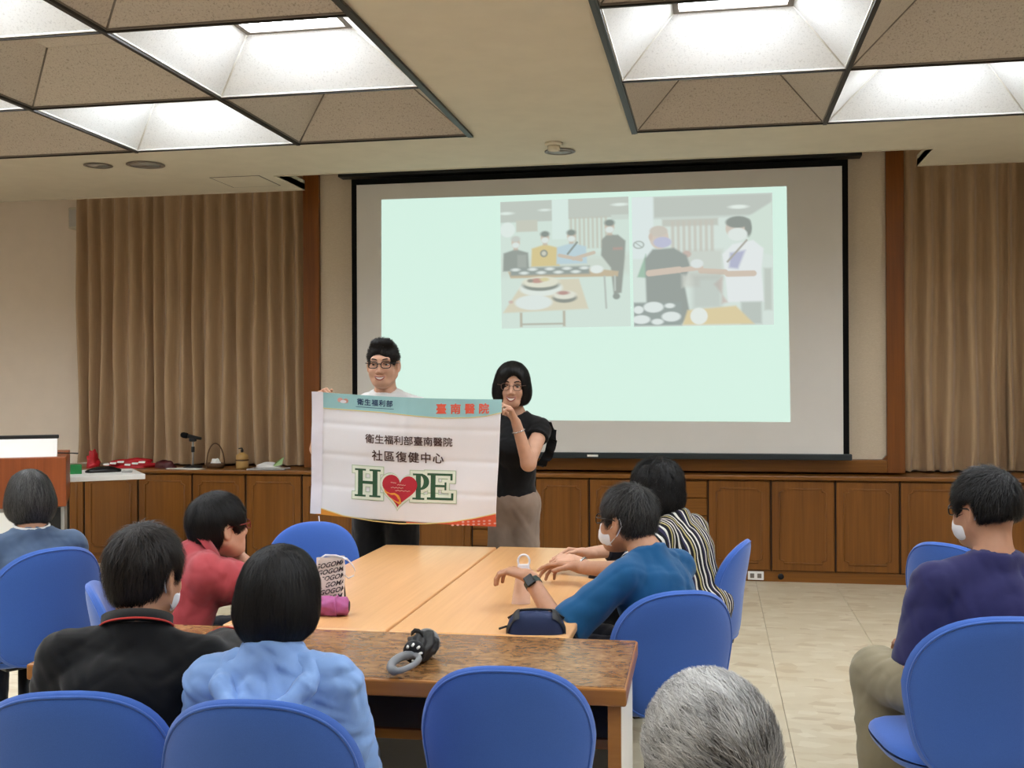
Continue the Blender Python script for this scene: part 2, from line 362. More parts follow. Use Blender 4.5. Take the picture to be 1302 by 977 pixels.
for i in range(1, len(XS) - 1):
    dr = i in (9, 12)
    lab = {0: 'wooden wall cabinet with panel door in the corner behind the lectern', 1: 'wooden wall cabinet with panel door just behind the lectern', 2: 'wooden wall cabinet with panel door below the white tray',
           3: 'wooden wall cabinet with panel door below the microphone', 4: 'wooden wall cabinet with panel door below the woven basket', 5: 'wooden wall cabinet with panel door below the green packet',
           6: 'wooden wall cabinet with panel door below the left wooden post', 7: 'wooden wall cabinet with panel door behind the banner', 8: 'wooden wall cabinet with panel door behind the man with the banner',
           9: 'wooden drawer cabinet behind the banner beside the woman', 10: 'wooden wall cabinet with panel door behind the standing woman', 11: 'wooden wall cabinet with panel door between standing woman and drawers',
           12: 'wooden drawer cabinet behind the woman in stripes', 13: 'wooden wall cabinet with panel door next to the drawers, above the outlet', 14: 'wooden wall cabinet with panel door second after the drawers',
           15: 'wooden wall cabinet with panel door third after the drawers', 16: 'wooden wall cabinet with panel door at the right post', 17: 'wooden wall cabinet with panel door behind the man in navy'}.get(i, 'wooden wall cabinet with panel door under the right curtain, %s from the post' % ['second', 'third', 'fourth', 'fifth'][max(0, i - 18)])
    cabinet(XS[i], XS[i + 1], 'drawer' if dr else 'door', lab)
t = thing('power_outlet', 'white double power outlet on the wooden baseboard', 'outlet', (.328, YC + .008, .045))
MB().rbox(-.062, .062, -.012, .002, -.034, .034, .004).build('plate', 'white_plastic', t)
for s in (-.028, .028): MB().rbox(s - .016, s + .016, -.0145, -.011, -.018, .018, .002, 1).build('socket', 'bar_grey', t)
MB().lathe([(.024, 0), (.024, .004), (.012, .005)], n=16).build('cable_grommet', 'black_plastic', label='round black cable grommet in the baseboard', cat='grommet')
g = bpy.data.objects['cable_grommet']; g.rotation_euler.x = math.pi / 2; g.location = (.523, YC + .009, .042)

# curtains
def curtain(xa, xb, folds, seed, lab, lo=.864, y=9.27):
    rr = random.Random(seed)
    ph = [0]
    for k in range(folds): ph.append(ph[-1] + rr.uniform(.75, 1.25))
    tot = ph[-1]; amp = [rr.uniform(.7, 1.15) for _ in range(folds + 1)]; dr = [rr.uniform(-.03, .03) for _ in range(folds + 1)]
    sharp = [rr.uniform(.6, 1.4) for _ in range(folds + 1)]
    t = thing('curtain', lab, 'curtain', ((xa + xb) / 2, y, lo))
    nu, nv = folds * 14, 36; zt = 3.52
    def fn(u, v):
        p = u * tot; k = max(i for i in range(folds + 1) if ph[i] <= p + 1e-9); k = min(k, folds - 1)
        fr_ = (p - ph[k]) / (ph[k + 1] - ph[k])
        a = amp[k] * (1 - fr_) + amp[k + 1] * fr_
        w_ = math.sin(2 * math.pi * fr_); w_ = math.copysign(abs(w_) ** .75, w_)
        top = min(1, (1 - v) * 8)
        dd = (.045 + .022 * (1 - v)) * a * (.35 + .65 * top)
        hem = max(0, 1 - v * 14)
        dx = (dr[k] * (1 - fr_) + dr[k + 1] * fr_) * (1 - v) ** 1.3 + .012 * math.sin(v * 9 + k * 2.1) * (1 - v)
        pinch = .5 * math.exp(-((v - .5) * 3) ** 2) * .02 * math.sin(k * 5 + v * 7)
        yy = -dd * w_ + pinch + hem * .02 * math.sin(u * 90 + seed)
        return (xa + (xb - xa) * u + dx - (xa + xb) / 2, yy, (zt - lo) * v + hem * .006 * math.sin(u * 60))
    MB().grid(fn, nu, nv).build('drape', 'curtain', t)
    def hemf(u, v):
        a = fn(u, v * .028); return (a[0], a[1] - .004, a[2])
    MB().grid(hemf, nu, 2).build('hem', 'curtain', t)
curtain(-5.86, -3.56, 17, 3, 'wide tan pleated curtain behind the microphone counter')
curtain(1.52, 2.33, 5, 5, 'tan pleated curtain hanging beside the right post')
curtain(2.30, 3.9, 9, 8, 'tan pleated curtain overlapping another curtain, away from the post', y=9.39)
t = thing('wall_box', 'small yellowish box on the wall at the curtain top', 'speaker', (-5.93, 9.38, 3.17)); MB().rbox(-.05, .05, -.06, .12, -.1, .1, .008).build('body', 'plaster', t); MB().rbox(-.038, .038, -.064, -.058, -.08, .08, .002, 1).build('grille', 'diffuser_off', t)

# projection screen with slide
YS = 8.915; xa, xb, za, zb = -3.043, 1.056, .986, 3.345
scr = thing('projection_screen', 'large white projection screen with black border and projected slide', 'projection screen', ((xa + xb) / 2, YS, za))
def W2S(V): return [(x - (xa + xb) / 2, y - YS, z - za) for x, y, z in V]
class SB(MB):
    def sbuild(s, name, mat): s.v = W2S(s.v); return s.build(name, mat, scr)
SB().box(xa, xb, YS, YS + .004, za + .02, zb).sbuild('screen_cloth', 'screen_white')
for a in ((xa, xa + .045, za, zb), (xb - .045, xb, za, zb)): SB().box(a[0], a[1], YS - .002, YS + .006, a[2], a[3]).sbuild('side_border', 'black_cloth')
SB().box(xa, xb, YS - .0025, YS + .006, zb - .05, zb).sbuild('top_border', 'black_cloth')
SB().rbox(xa - .02, xb + .02, YS - .02, YS + .02, za - .02, za + .03, .008).sbuild('bottom_bar', 'screen_bar')
SB().rbox(-1.02, -.93, YS - .024, YS - .018, za - .005, za + .012, .002, 1).sbuild('bar_label', 'white_plastic')
SB().box(xa - .1, xb + .1, YS - .06, YS + .07, 3.36, 3.5).sbuild('screen_case', 'black_plastic')
# slide: light from the projector
emit('slide_light', rgb(212, 240, 226), SLIDE)
t = NT('slide_photo'); t.b.inputs['Base Color'].default_value = (0, 0, 0, 1); t.b.inputs['Specular IOR Level'].default_value = 0
at_n = t.n('ShaderNodeVertexColor'); at_n.layer_name = 'print'; t.l(at_n.outputs[0], t.b.inputs['Emission Color']); t.b.inputs['Emission Strength'].default_value = SLIDE
MATS['slide_light'].node_tree.nodes['Principled BSDF'].inputs['Base Color'].default_value = (0, 0, 0, 1)
m = SB(); q = [at(485, 254, Y=YS - .004), at(1000, 237, Y=YS - .004), at(1005, 537, Y=YS - .004), at(485, 533, Y=YS - .004)]
q2 = [p + Vector((0, .003, 0)) for p in q]
m.add(q + q2, [(0, 3, 2, 1), (4, 5, 6, 7), (0, 1, 5, 4), (1, 2, 6, 5), (2, 3, 7, 6), (3, 0, 4, 7)]); m.sbuild('projected_slide', 'slide_light')

class Canvas:
    def __init__(s, x0, y0, x1, y1, n, col):
        s.x0, s.y0, s.x1, s.y1 = x0, y0, x1, y1; s.nx = n; s.ny = int(n * (y1 - y0) / (x1 - x0))
        s.X, s.Y = np.meshgrid(np.linspace(x0, x1, s.nx), np.linspace(y0, y1, s.ny)); s.C = np.zeros(s.X.shape + (3,)) + np.array([lin(c) for c in col]); s.px = (x1 - x0) / n
    def mix(s, a, col): s.C = s.C * (1 - a[..., None]) + np.array([lin(c) for c in col]) * a[..., None]
    def sm(s, d, soft): return np.clip(.5 - d / (soft * 2), 0, 1)
    def ell(s, cx, cy, rx, ry, col, soft=3, op=1): s.mix(op * s.sm((np.sqrt(((s.X - cx) / rx) ** 2 + ((s.Y - cy) / ry) ** 2) - 1) * min(rx, ry), soft), col)
    def rect(s, a, b, c, d, col, soft=3, op=1): s.mix(op * s.sm(np.maximum(np.maximum(a - s.X, s.X - c), np.maximum(b - s.Y, s.Y - d)), soft), col)
    def poly(s, pts, col, soft=3, op=1):
        ins = np.zeros(s.X.shape, bool); dist = np.full(s.X.shape, 1e9); n = len(pts)
        for i in range(n):
            (ax, ay), (bx, by) = pts[i], pts[(i + 1) % n]
            cnd = (ay > s.Y) != (by > s.Y)
            ins ^= cnd & (s.X < (bx - ax) * (s.Y - ay) / (by - ay + 1e-9) + ax)
            h = np.clip(((s.X - ax) * (bx - ax) + (s.Y - ay) * (by - ay)) / ((bx - ax) ** 2 + (by - ay) ** 2 + 1e-9), 0, 1)
            dist = np.minimum(dist, np.hypot(s.X - ax - h * (bx - ax), s.Y - ay - h * (by - ay)))
        s.mix(op * s.sm(np.where(ins, -dist, dist), soft), col)
    def line(s, ax, ay, bx, by, w_, col, soft=2, op=1):
        h = np.clip(((s.X - ax) * (bx - ax) + (s.Y - ay) * (by - ay)) / ((bx - ax) ** 2 + (by - ay) ** 2), 0, 1)
        s.mix(op * s.sm(np.hypot(s.X - ax - h * (bx - ax), s.Y - ay - h * (by - ay)) - w_, soft), col)
    def mesh(s, name, corners):
        s.C = s.C * .66 + np.array([lin(x) for x in (214, 232, 222)]) * .34
        A, B, Cc, D = corners     # tl tr br bl (world)
        V = []; u = np.linspace(0, 1, s.nx); v = np.linspace(0, 1, s.ny); U_, V_ = np.meshgrid(u, v)
        P = [np.array(p[:]) for p in corners]
        Q = (P[0] * ((1 - U_) * (1 - V_))[..., None] + P[1] * (U_ * (1 - V_))[..., None] + P[2] * (U_ * V_)[..., None] + P[3] * ((1 - U_) * V_)[..., None]).reshape(-1, 3)
        I = np.arange(s.nx * s.ny).reshape(s.ny, s.nx)
        Fq = np.stack([I[:-1, :-1], I[1:, :-1], I[1:, 1:], I[:-1, 1:]], -1).reshape(-1, 4)
        Q = np.array(W2S(Q)); me = mesh_np(name, Q, Fq, False)
        ca = me.color_attributes.new('print', 'FLOAT_COLOR', 'POINT'); ca.data.foreach_set('color', np.concatenate([s.C.reshape(-1, 3), np.ones((s.nx * s.ny, 1))], 1).astype(np.float32).ravel())
        return link(name, me, scr, 'slide_photo')
c = Canvas(112, 100, 618, 615, 190, (206, 222, 212))
c.rect(112, 100, 320, 185, (178, 180, 172)); c.rect(382, 95, 620, 180, (180, 180, 172)); c.rect(175, 178, 260, 225, (190, 184, 168)); c.ell(135, 148, 28, 6, (225, 235, 228)); c.ell(585, 130, 30, 6, (228, 236, 230)); c.ell(290, 140, 22, 5, (222, 230, 224))
for k in range(9): c.rect(388 + k * 17, 176, 397 + k * 17, 300, (182, 166, 148), 4, .8)
c.rect(318, 100, 382, 260, (216, 232, 226)); c.ell(140, 215, 30, 30, (226, 234, 230)); c.rect(550, 170, 618, 190, (196, 204, 196))
c.rect(112, 330, 618, 400, (196, 196, 184), 20, .6)
def fig(hx, hy, r, shirt, w_, ht, mask=True, hair=(70, 66, 64)):
    c.ell(hx, hy + r * 1.6, r * .5, r * .8, (190, 160, 140)); c.poly([(hx - w_, hy + ht), (hx - w_ * .95, hy + r * 2.1), (hx - r * .6, hy + r * 1.5), (hx + r * .6, hy + r * 1.5), (hx + w_ * .95, hy + r * 2.1), (hx + w_, hy + ht)], shirt, 4)
    c.ell(hx, hy, r * .85, r * 1.15, (200, 170, 150)); c.ell(hx, hy - r * .75, r * .9, r * .6, hair, 4)
    if mask: c.ell(hx, hy + r * .5, r * .75, r * .55, (222, 228, 226))
fig(172, 268, 20, (104, 100, 96), 52, 115, True, (188, 186, 180)); c.rect(178, 318, 214, 372, (150, 148, 142), 4, .6)
fig(289, 252, 20, (212, 178, 78), 56, 115); c.ell(284, 315, 15, 15, (80, 70, 60)); c.ell(284, 315, 9, 9, (200, 190, 170))
fig(393, 250, 20, (172, 196, 212), 60, 110); c.line(415, 275, 378, 320, 4, (90, 90, 90)); c.line(345, 325, 430, 345, 7, (196, 166, 144)); c.line(400, 340, 480, 318, 7, (196, 166, 144))
c.poly([(512, 270), (540, 250), (575, 250), (604, 275), (600, 340), (585, 480), (555, 490), (545, 380), (508, 330)], (112, 104, 98), 4); c.rect(555, 300, 592, 310, (190, 90, 80), 4, .5); fig(543, 218, 22, (112, 104, 98), 30, 60)
c.poly([(140, 385), (460, 378), (575, 395), (572, 415), (150, 412)], (186, 150, 104)); c.rect(150, 370, 462, 402, (104, 104, 104), 5)
for k in range(9): c.ell(170 + k * 34, 378 + (k % 2) * 14, 17, 6, (222, 226, 224))
c.ell(490, 385, 26, 16, (230, 234, 232))
c.line(520, 415, 525, 540, 4, (170, 172, 166)); c.line(560, 415, 560, 470, 4, (170, 172, 166)); c.ell(565, 495, 14, 12, (100, 96, 92))
c.poly([(118, 552), (456, 542), (420, 420), (205, 422)], (212, 196, 166), 4); c.rect(185, 552, 195, 610, (170, 150, 126)); c.rect(355, 548, 365, 610, (170, 150, 126)); c.rect(190, 596, 360, 603, (160, 146, 128))
c.ell(270, 455, 85, 32, (226, 230, 224)); c.ell(270, 442, 73, 24, (78, 64, 54)); c.ell(270, 430, 73, 22, (226, 218, 196)); c.ell(255, 424, 26, 10, (180, 90, 70)); c.ell(285, 420, 18, 8, (212, 190, 120)); c.ell(228, 424, 12, 7, (110, 80, 60))
c.ell(363, 496, 48, 20, (84, 66, 56)); c.ell(363, 484, 46, 17, (226, 220, 204)); c.ell(358, 476, 24, 8, (170, 80, 72)); c.ell(240, 512, 74, 30, (222, 228, 226)); c.ell(150, 508, 9, 6, (200, 150, 140))
c.mesh('projected_photo', [at(636, 257, Y=YS - .0055), at(799, 250, Y=YS - .0055), at(802, 415, Y=YS - .0055), at(638, 418, Y=YS - .0055)])
c = Canvas(635, 75, 1186, 610, 200, (212, 222, 216))
c.rect(720, 75, 1186, 165, (176, 176, 170), 8); c.ell(1055, 128, 36, 8, (232, 238, 232)); c.poly([(1090, 170), (1186, 110), (1186, 330), (1090, 300)], (206, 220, 208), 5); c.rect(632, 75, 720, 330, (222, 230, 232), 5)
c.rect(755, 170, 975, 200, (170, 156, 144), 5, .7)
for k in range(8): c.rect(790 + k * 22, 178, 803 + k * 22, 305, (188, 172, 160), 5, .85)
c.ell(660, 272, 23, 17, (150, 152, 150), 2); c.ell(660, 272, 17, 12, (214, 224, 224), 2); c.line(646, 262, 674, 283, 2, (150, 152, 150))
c.poly([(652, 405), (688, 310), (700, 410)], (128, 168, 140), 4); c.rect(840, 300, 990, 420, (180, 170, 160), 10, .5); c.ell(850, 315, 18, 14, (190, 150, 140))
c.poly([(688, 560), (684, 330), (715, 292), (800, 288), (850, 320), (862, 360), (840, 440), (860, 560), (830, 600), (700, 600)], (108, 104, 104), 5); c.line(700, 390, 820, 378, 13, (206, 172, 154)); c.line(820, 380, 905, 372, 10, (206, 172, 154))
c.ell(742, 245, 38, 46, (208, 180, 166)); c.ell(740, 218, 36, 22, (196, 176, 164)); c.ell(755, 264, 36, 22, (176, 168, 208)); c.ell(708, 240, 8, 14, (200, 166, 150))
c.rect(830, 400, 900, 450, (200, 196, 188), 8, .8); c.ell(890, 355, 25, 18, (222, 224, 226))
c.poly([(985, 520), (990, 410), (955, 440), (1010, 515)], (190, 120, 110), 6, .6)
c.poly([(1010, 515), (1000, 400), (990, 320), (1030, 280), (1110, 265), (1150, 300), (1140, 390), (1150, 515)], (232, 232, 236), 4); c.poly([(1020, 315), (1080, 305), (1050, 380), (1015, 375)], (160, 152, 196), 6); c.line(1085, 265, 1010, 350, 4, (150, 130, 120))
c.line(905, 385, 1000, 392, 11, (204, 170, 150)); c.line(1010, 400, 1110, 400, 12, (204, 170, 150)); c.ell(1050, 215, 46, 44, (204, 178, 164)); c.ell(1052, 190, 48, 24, (84, 74, 72)); c.ell(1092, 215, 14, 34, (84, 74, 72)); c.ell(1050, 240, 38, 26, (226, 230, 228))
c.rect(1060, 515, 1140, 605, (150, 148, 144), 6, .7); c.rect(1150, 380, 1180, 550, (140, 130, 118), 6, .5)
c.rect(870, 400, 985, 540, (150, 144, 140), 14, .5)
c.poly([(830, 605), (850, 545), (1040, 530), (1110, 605)], (220, 188, 120), 5); c.rect(636, 510, 826, 606, (110, 112, 114), 5)
for ex, ey, ra, rb in ((715, 530, 40, 22), (785, 570, 38, 20), (665, 580, 36, 18), (730, 590, 24, 12), (780, 525, 20, 10), (655, 540, 20, 16)): c.ell(ex, ey, ra, rb, (226, 230, 230))
c.ell(895, 570, 34, 34, (232, 234, 230))
c.mesh('projected_photo', [at(803, 251, Y=YS - .0055), at(982, 245, Y=YS - .0055), at(984, 413, Y=YS - .0055), at(806, 416, Y=YS - .0055)])
# ================================================================== tables
DZ = .74
def desk(xa, xb, ya, yb, lab):
    t = thing('desk', lab, 'desk', ((xa + xb) / 2, (ya + yb) / 2, 0)); hx, hy = (xb - xa) / 2, (yb - ya) / 2
    MB().rbox(-hx, hx, -hy, hy, DZ - .03, DZ, .007, 3).build('tabletop', 'desk_wood', t)
    MB().box(-hx + .05, hx - .05, -hy + .12, hy - .12, DZ - .09, DZ - .031).build('apron', 'white_metal', t)
    for sy in (-1, 1):
        f = MB().rbox(-hx + .06, hx - .06, sy * (hy - .1) - .03, sy * (hy - .1) + .03, 0, .04, .01).build('foot', 'white_metal', t)
        MB().rbox(-.04, .04, sy * (hy - .1) - .025, sy * (hy - .1) + .025, .04, DZ - .09, .008).build('leg', 'white_metal', t)
desk(-1.69, -1.098, 3.545, 5.475, 'light wood desk on the side of the person in red')
desk(-1.088, -.47, 3.545, 5.495, 'light wood desk on the side of the man in teal')
def burl_table(name, cx, cy, rz, wd, dp, lab):
    t = thing(name, lab, 'table', (cx, cy, 0), rz); hx, hy = wd / 2, dp / 2
    top = MB().rbox(-hx, hx, -hy, hy, DZ - .05, DZ - .002, .006).build('edge_band', 'table_edge_wood', t)
    MB().rbox(-hx + .006, hx - .006, -hy + .012, hy - .004, DZ - .006, DZ, .002, 1).build('tabletop', 'burl', t)
    for s in (-1, 1):
        MB().box(s * (hx - .035) - .018, s * (hx - .035) + .018, -hy + .03, -hy + .05, 0, DZ - .05).build('leg_edge', 'table_edge_wood', t)
        MB().box(s * (hx - .035) - .018, s * (hx - .035) + .018, -hy + .05, hy - .03, 0, DZ - .05).build('side_panel', 'white_metal', t)
    MB().box(-hx + .055, hx - .055, hy - .06, hy - .04, .3, DZ - .05).build('modesty_panel', 'grey_metal', t)
    MB().box(-hx + .055, hx - .055, -hy + .16, hy - .06, .53, .548).build('shelf', 'grey_metal', t)
    MB().box(-hx + .055, hx - .055, -hy + .142, -hy + .16, .525, .553).build('shelf_edge', 'table_edge_wood', t)
burl_table('conference_table', -1.14, 3.245, .012, 1.8, .575, 'dark burl-topped table across the ends of the light desks')
burl_table('conference_table', 1.84, 2.72, -.12, 1.8, .575, 'dark burl-topped table beside the man in navy')

# ================================================================== chairs
def outline(a, hw, hb, ht, e):
    """rounded chair-back outline: softer top, squarer narrower bottom"""
    c, s = math.cos(a), math.sin(a)
    x = math.copysign(abs(c) ** (2 / e), c); z = math.copysign(abs(s) ** (2 / e), s)
    return x, z
def make_back():
    hw, H = .236, .47; NA, NRg = 56, 9; V = []; Fs = []
    def pt(r, a, side):
        e = 2.5 if math.sin(a) > 0 else 4.2
        x, z = outline(a, 1, 1, 1, e)
        v = (z * r * (.52 if z > 0 else .48) + .48)         # 0..1 up the back
        wv = hw * (.80 + .20 * min(1, max(0, v) / .55) ** .8) * (1 if v < .9 else 1)
        X = x * r * wv; Z = v * H
        th = .03 * (1 - r ** 7) ** .5 if r < 1 else 0
        yc = .07 * (X / hw) ** 2 - .05 * (v - .35) ** 2 - .05 * v + .0
        return (X, yc + side * th, Z + .43)
    for side in (-1, 1):
        base = len(V); V.append(pt(0, 0, side))
        for k in range(1, NRg + 1):
            r = [0, .25, .45, .62, .76, .86, .92, .96, .985, 1][k]
            for j in range(NA): V.append(pt(r, 2 * math.pi * j / NA, side))
        for j in range(NA):
            f = (base, base + 1 + j, base + 1 + (j + 1) % NA); Fs.append(f if side < 0 else f[::-1])
        for k in range(NRg - 1):
            for j in range(NA):
                a = base + 1 + k * NA + j; b = base + 1 + k * NA + (j + 1) % NA
                f = (a, a + NA, b + NA, b); Fs.append(f if side < 0 else f[::-1])
    pip = [Vector(pt(.955, 2 * math.pi * j / 80, -1)) + Vector((0, -.001, 0)) for j in range(80)]
    return MB().add(V, Fs, True), pip
def make_seat():
    V = []; Fs = []; NA = 44; rs = [0, .4, .7, .86, .94, .98, 1]
    def pt(r, a, side):
        x, y = outline(a, 1, 1, 1, 3.2); X = x * r * .235; Y = y * r * .225
        th = .04 * (1 - r ** 6) ** .5 if r < 1 else 0
        return (X, Y + .02, .455 + side * th - .03 * max(0, (Y - .1) / .12) ** 2 + (.008 * (X / .235) ** 2 if side > 0 else 0))
    for side in (-1, 1):
        base = len(V); V.append(pt(0, 0, side))
        for k in range(1, len(rs)):
            for j in range(NA): V.append(pt(rs[k], 2 * math.pi * j / NA, side))
        for j in range(NA):
            f = (base, base + 1 + (j + 1) % NA, base + 1 + j); Fs.append(f if side < 0 else f[::-1])
        for k in range(len(rs) - 2):
            for j in range(NA):
                a = base + 1 + k * NA + j; b = base + 1 + k * NA + (j + 1) % NA; f = (a, b, b + NA, a + NA); Fs.append(f if side < 0 else f[::-1])
    return MB().add(V, Fs, True)
bk, pip = make_back()
CH = {'backrest': bk.mesh('backrest', 'chair_blue'), 'piping': MB().tube(pip, .0035, 6, closed=True).mesh('piping', 'chair_blue'), 'seat': make_seat().mesh('seat', 'chair_blue')}
m = MB(); m.tube([(0, .02, .405), (0, -.16, .40), (0, -.225, .42), (0, -.245, .50), (0, -.262, .58)], [.02, .022, .022, .02, .016], 8); m.rbox(-.11, .11, -.1, .12, .395, .417, .006); CH['back_bar'] = m.mesh('back_bar', 'black_plastic')
CH['column'] = MB().lathe([(.03, .08), (.03, .24), (.02, .245), (.02, .40)], n=14).mesh('column', 'black_plastic')
CH['base_arm'] = MB().tube([(0, 0, .105), (0, .15, .09), (0, .275, .07)], [.03, .024, .018], 8).mesh('base_arm', 'black_plastic')
m = MB()
for s in (-1, 1): m.add([(s * .008 + dx, .275 + .026 * math.cos(a), .027 + .026 * math.sin(a)) for dx in (-.006, .006) for a in [2 * math.pi * k / 14 for k in range(14)]], [tuple(range(14)), tuple(range(27, 13, -1))] + [(k, (k + 1) % 14, 14 + (k + 1) % 14, 14 + k) for k in range(14)], False)
m.tube([(0, .275, .03), (0, .275, .075)], .008, 6); CH['caster'] = m.mesh('caster', 'black_plastic')
def chair(x, y, rz, s, lab, spin=.3, group=None, zs=None):
    t = thing('office_chair', lab, 'chair', (x, y, 0), rz, group); t.scale = (s, s, zs or s)
    b = link('backrest', CH['backrest'], t); b.location = (0, -.235, 0); p = link('piping', CH['piping'], b)
    link('seat', CH['seat'], t); link('back_bar', CH['back_bar'], t); link('column', CH['column'], t)
    for k in range(5):
        a = link('base_arm', CH['base_arm'], t); a.rotation_euler.z = spin + k * 2 * math.pi / 5
        link('caster', CH['caster'], a)
    return t
R = math.radians
def chair_at(px, d, rz, s, lab, **k):
    """backrest centre seen at pixel column px, d metres ahead"""
    p = at(px, 700, d=d); f = Vector((-math.sin(rz), math.cos(rz), 0)); q = Vector((p.x, p.y, 0)) + f * (.265 * s)
    return chair(q.x, q.y, rz, s, lab, **k)
chair_at(66, 4.40, R(58), 1.03, 'blue office chair of the woman in steel blue, turned toward the lectern')
chair_at(128, 4.1, R(-64), .93, 'blue office chair behind the person in the red shirt')
chair_at(401, 5.35, R(-172), 1.0, 'empty blue office chair at the far corner of the light desk')
chair_at(84, 2.44, R(16), 1.0, 'blue office chair behind the man in the black polo')
chair_at(322, 2.37, R(6), 1.0, 'blue office chair behind the woman in the pale blue jacket')
chair_at(641, 2.74, R(4), .97, 'empty blue office chair pushed in at the burl table')
chair_at(862, 3.72, R(24), .97, 'blue office chair of the man in the teal shirt')
chair_at(938, 4.95, R(78), .96, 'blue office chair of the woman in the striped cardigan')
chair_at(1276, 3.0, R(8), 1.1, 'blue office chair of the man in the navy shirt', zs=1.04)
chair_at(1205, 4.6, R(-42), 1.0, 'empty blue office chair ahead of the man in navy')
chair(-.02, 1.44, R(4), 1.0, 'blue office chair of the grey-haired man')

# ================================================================== lectern
LP = at(84, 581, Z=1.1); th = R(31)
lec = thing('lectern', 'brown wooden lectern over a grey metal body beside the counter', 'lectern', (LP.x, LP.y, 0), th)
MB().rbox(-1.25, 0, 0, .9, .762, 1.1, .006).build('wooden_top', 'lectern_wood', lec)
MB().box(-1.2, -.012, .02, .88, .04, .761).build('metal_body', 'grey_metal', lec)
MB().box(-.115, -.035, .012, .021, .04, .755).build('corner_strip', 'black_plastic', lec)
MB().box(-1.15, -.13, .014, .021, .06, .735).build('front_panel', 'white_metal', lec)
MB().box(-1.2, -.02, .03, .87, 0, .04).build('plinth', 'black_plastic', lec)
MB().box(-.013, -.004, 0.6, .86, .04, .761).build('side_strip', 'black_plastic', lec)
P_ = [at(85, 607, Z=.885), at(185, 603, Z=.885), at(192, 595, Z=.885), at(98, 597, Z=.885)]
ux = (P_[1] - P_[0]); ang = math.atan2(ux.y, ux.x)
tr = thing('side_tray', 'white tray board between the lectern and the counter', 'tray', (P_[0].x, P_[0].y, .845), ang)
MB().rbox(0, .575, 0, .70, 0, .04, .004).build('board', 'white_plastic', tr)
MB().box(.02, .06, .5, .66, -.845, 0).build('support', 'grey_metal', tr)
TRAY = Matrix.Translation((P_[0].x, P_[0].y, .885)) @ Matrix.Rotation(ang, 4, 'Z')
mo = thing('monitor', 'white monitor back with dark top edge on the lectern', 'monitor', (LP.x, LP.y, 1.1), th)
MB().add([(-1.0, .06, 0), (-.06, .06, 0), (-.06, .12, .125), (-1.0, .12, .125), (-1.0, .16, 0), (-.06, .16, 0), (-.06, .17, .125), (-1.0, .17, .125)],
         [(0, 1, 2, 3), (5, 4, 7, 6), (1, 5, 6, 2), (4, 0, 3, 7), (3, 2, 6, 7), (4, 5, 1, 0)]).build('housing', 'white_plastic', mo)
MB().rbox(-1.02, -.05, .115, .18, .12, .145, .005).build('top_edge', 'black_plastic', mo)
lo = at(99, 578, Z=1.1)
MB().tube([(lo.x - .1 * k + .04 * math.sin(k * 2), lo.y + .03 * k, 1.106) for k in range(5)], .005, 6).build('cable', 'black_plastic', label='black cable on the lectern top', cat='cable')

# ================================================================== things on the counter
CT = .846
plain('red_plastic', rgb(176, 22, 34), .45, var=.2, vscale=20); plain('green_card', rgb(30, 120, 60), .5); plain('black_glossy', rgb(18, 18, 20), .25)
plain('honey', rgb(176, 140, 84), .4); plain('pale_green', rgb(160, 190, 130), .5); plain('paper', rgb(226, 226, 222), .7, var=.03); plain('basket', rgb(84, 58, 34), .7, bump=.4, bscale=90)
plain('dark_red', rgb(70, 14, 18), .5); t = NT('clear_film').set(.15, .5, color=rgb(220, 224, 226)); t.b.inputs['Alpha'].default_value = .45
def crumple(name, mat, c, sx, sy, sz, seed, lab, cat, n=26, amp=.35, rz=0):
    rr = np.random.RandomState(seed); dirs = rr.normal(size=(7, 3)); ph = rr.uniform(0, 6, 7)
    def fn(u, v):
        a = u * 2 * math.pi; b = v * math.pi / 2 * .999
        d = np.array([math.cos(a) * math.cos(b), math.sin(a) * math.cos(b), math.sin(b)])
        k = 1 + amp * sum(math.sin(6 * (dirs[i] @ d) + ph[i]) for i in range(7)) / 5
        return (d[0] * sx * k, d[1] * sy * k, max(0, d[2] * sz * k))
    o = MB().grid(fn, n, n // 2).build(name, mat, label=lab, cat=cat); o.location = c; o.rotation_euler.z = rz; return o
p = at(150, 592, Z=CT); crumple('plastic_bag', 'red_plastic', (-5.17, 9.04, CT), .24, .09, .075, 2, 'long crumpled red plastic bag with white print by the curtain', 'bag')
crumple('plastic_bag', 'red_plastic', (-5.49, 8.93, CT), .05, .06, .15, 5, 'small upright crumpled red bag beside the lectern', 'bag')
for k in range(6):
    o = MB().add([(-.03, 0, -.008), (.03, 0, -.01), (.032, -.001, .01), (-.03, -.001, .008)], [(0, 1, 2, 3)]).build('print', 'paper', bpy.data.objects['plastic_bag']); o.location = (-.2 + k * .07, -.098 - .006 * (k % 2), .03 + .012 * (k % 3)); o.rotation_euler = (-.5, 0, .1 * (k % 3 - 1))
def tp(x, y, z=0): return TRAY @ Vector((x, y, z))
q = tp(.09, .30); o = MB().rbox(-.045, .045, -.03, .03, 0, .075, .004).build('carton', 'green_card', label='small green carton on the white tray', cat='box'); o.location = q; o.rotation_euler.z = ang
q = tp(.31, .36); o = crumple('glasses_case', 'black_glossy', q, .14, .05, .05, 9, 'shiny black case on the white tray', 'case', amp=.06, rz=ang)
q = tp(.28, .20); o = MB().box(-.1, .1, -.06, .06, 0, .002).build('paper_sheet', 'paper', label='white paper sheet on the white tray', cat='paper'); o.location = q; o.rotation_euler.z = ang + .2
q = tp(.47, .25); t = thing('desk_clip', 'small grey clip lying on the white tray', 'clip', q); MB().lathe([(.03, 0), (.035, .012), (.02, .018)], n=16, sx=1.4).build('body', 'grey_metal', t); MB().lathe([(.016, .016), (.01, .024)], n=12).build('knob', 'white_plastic', t)
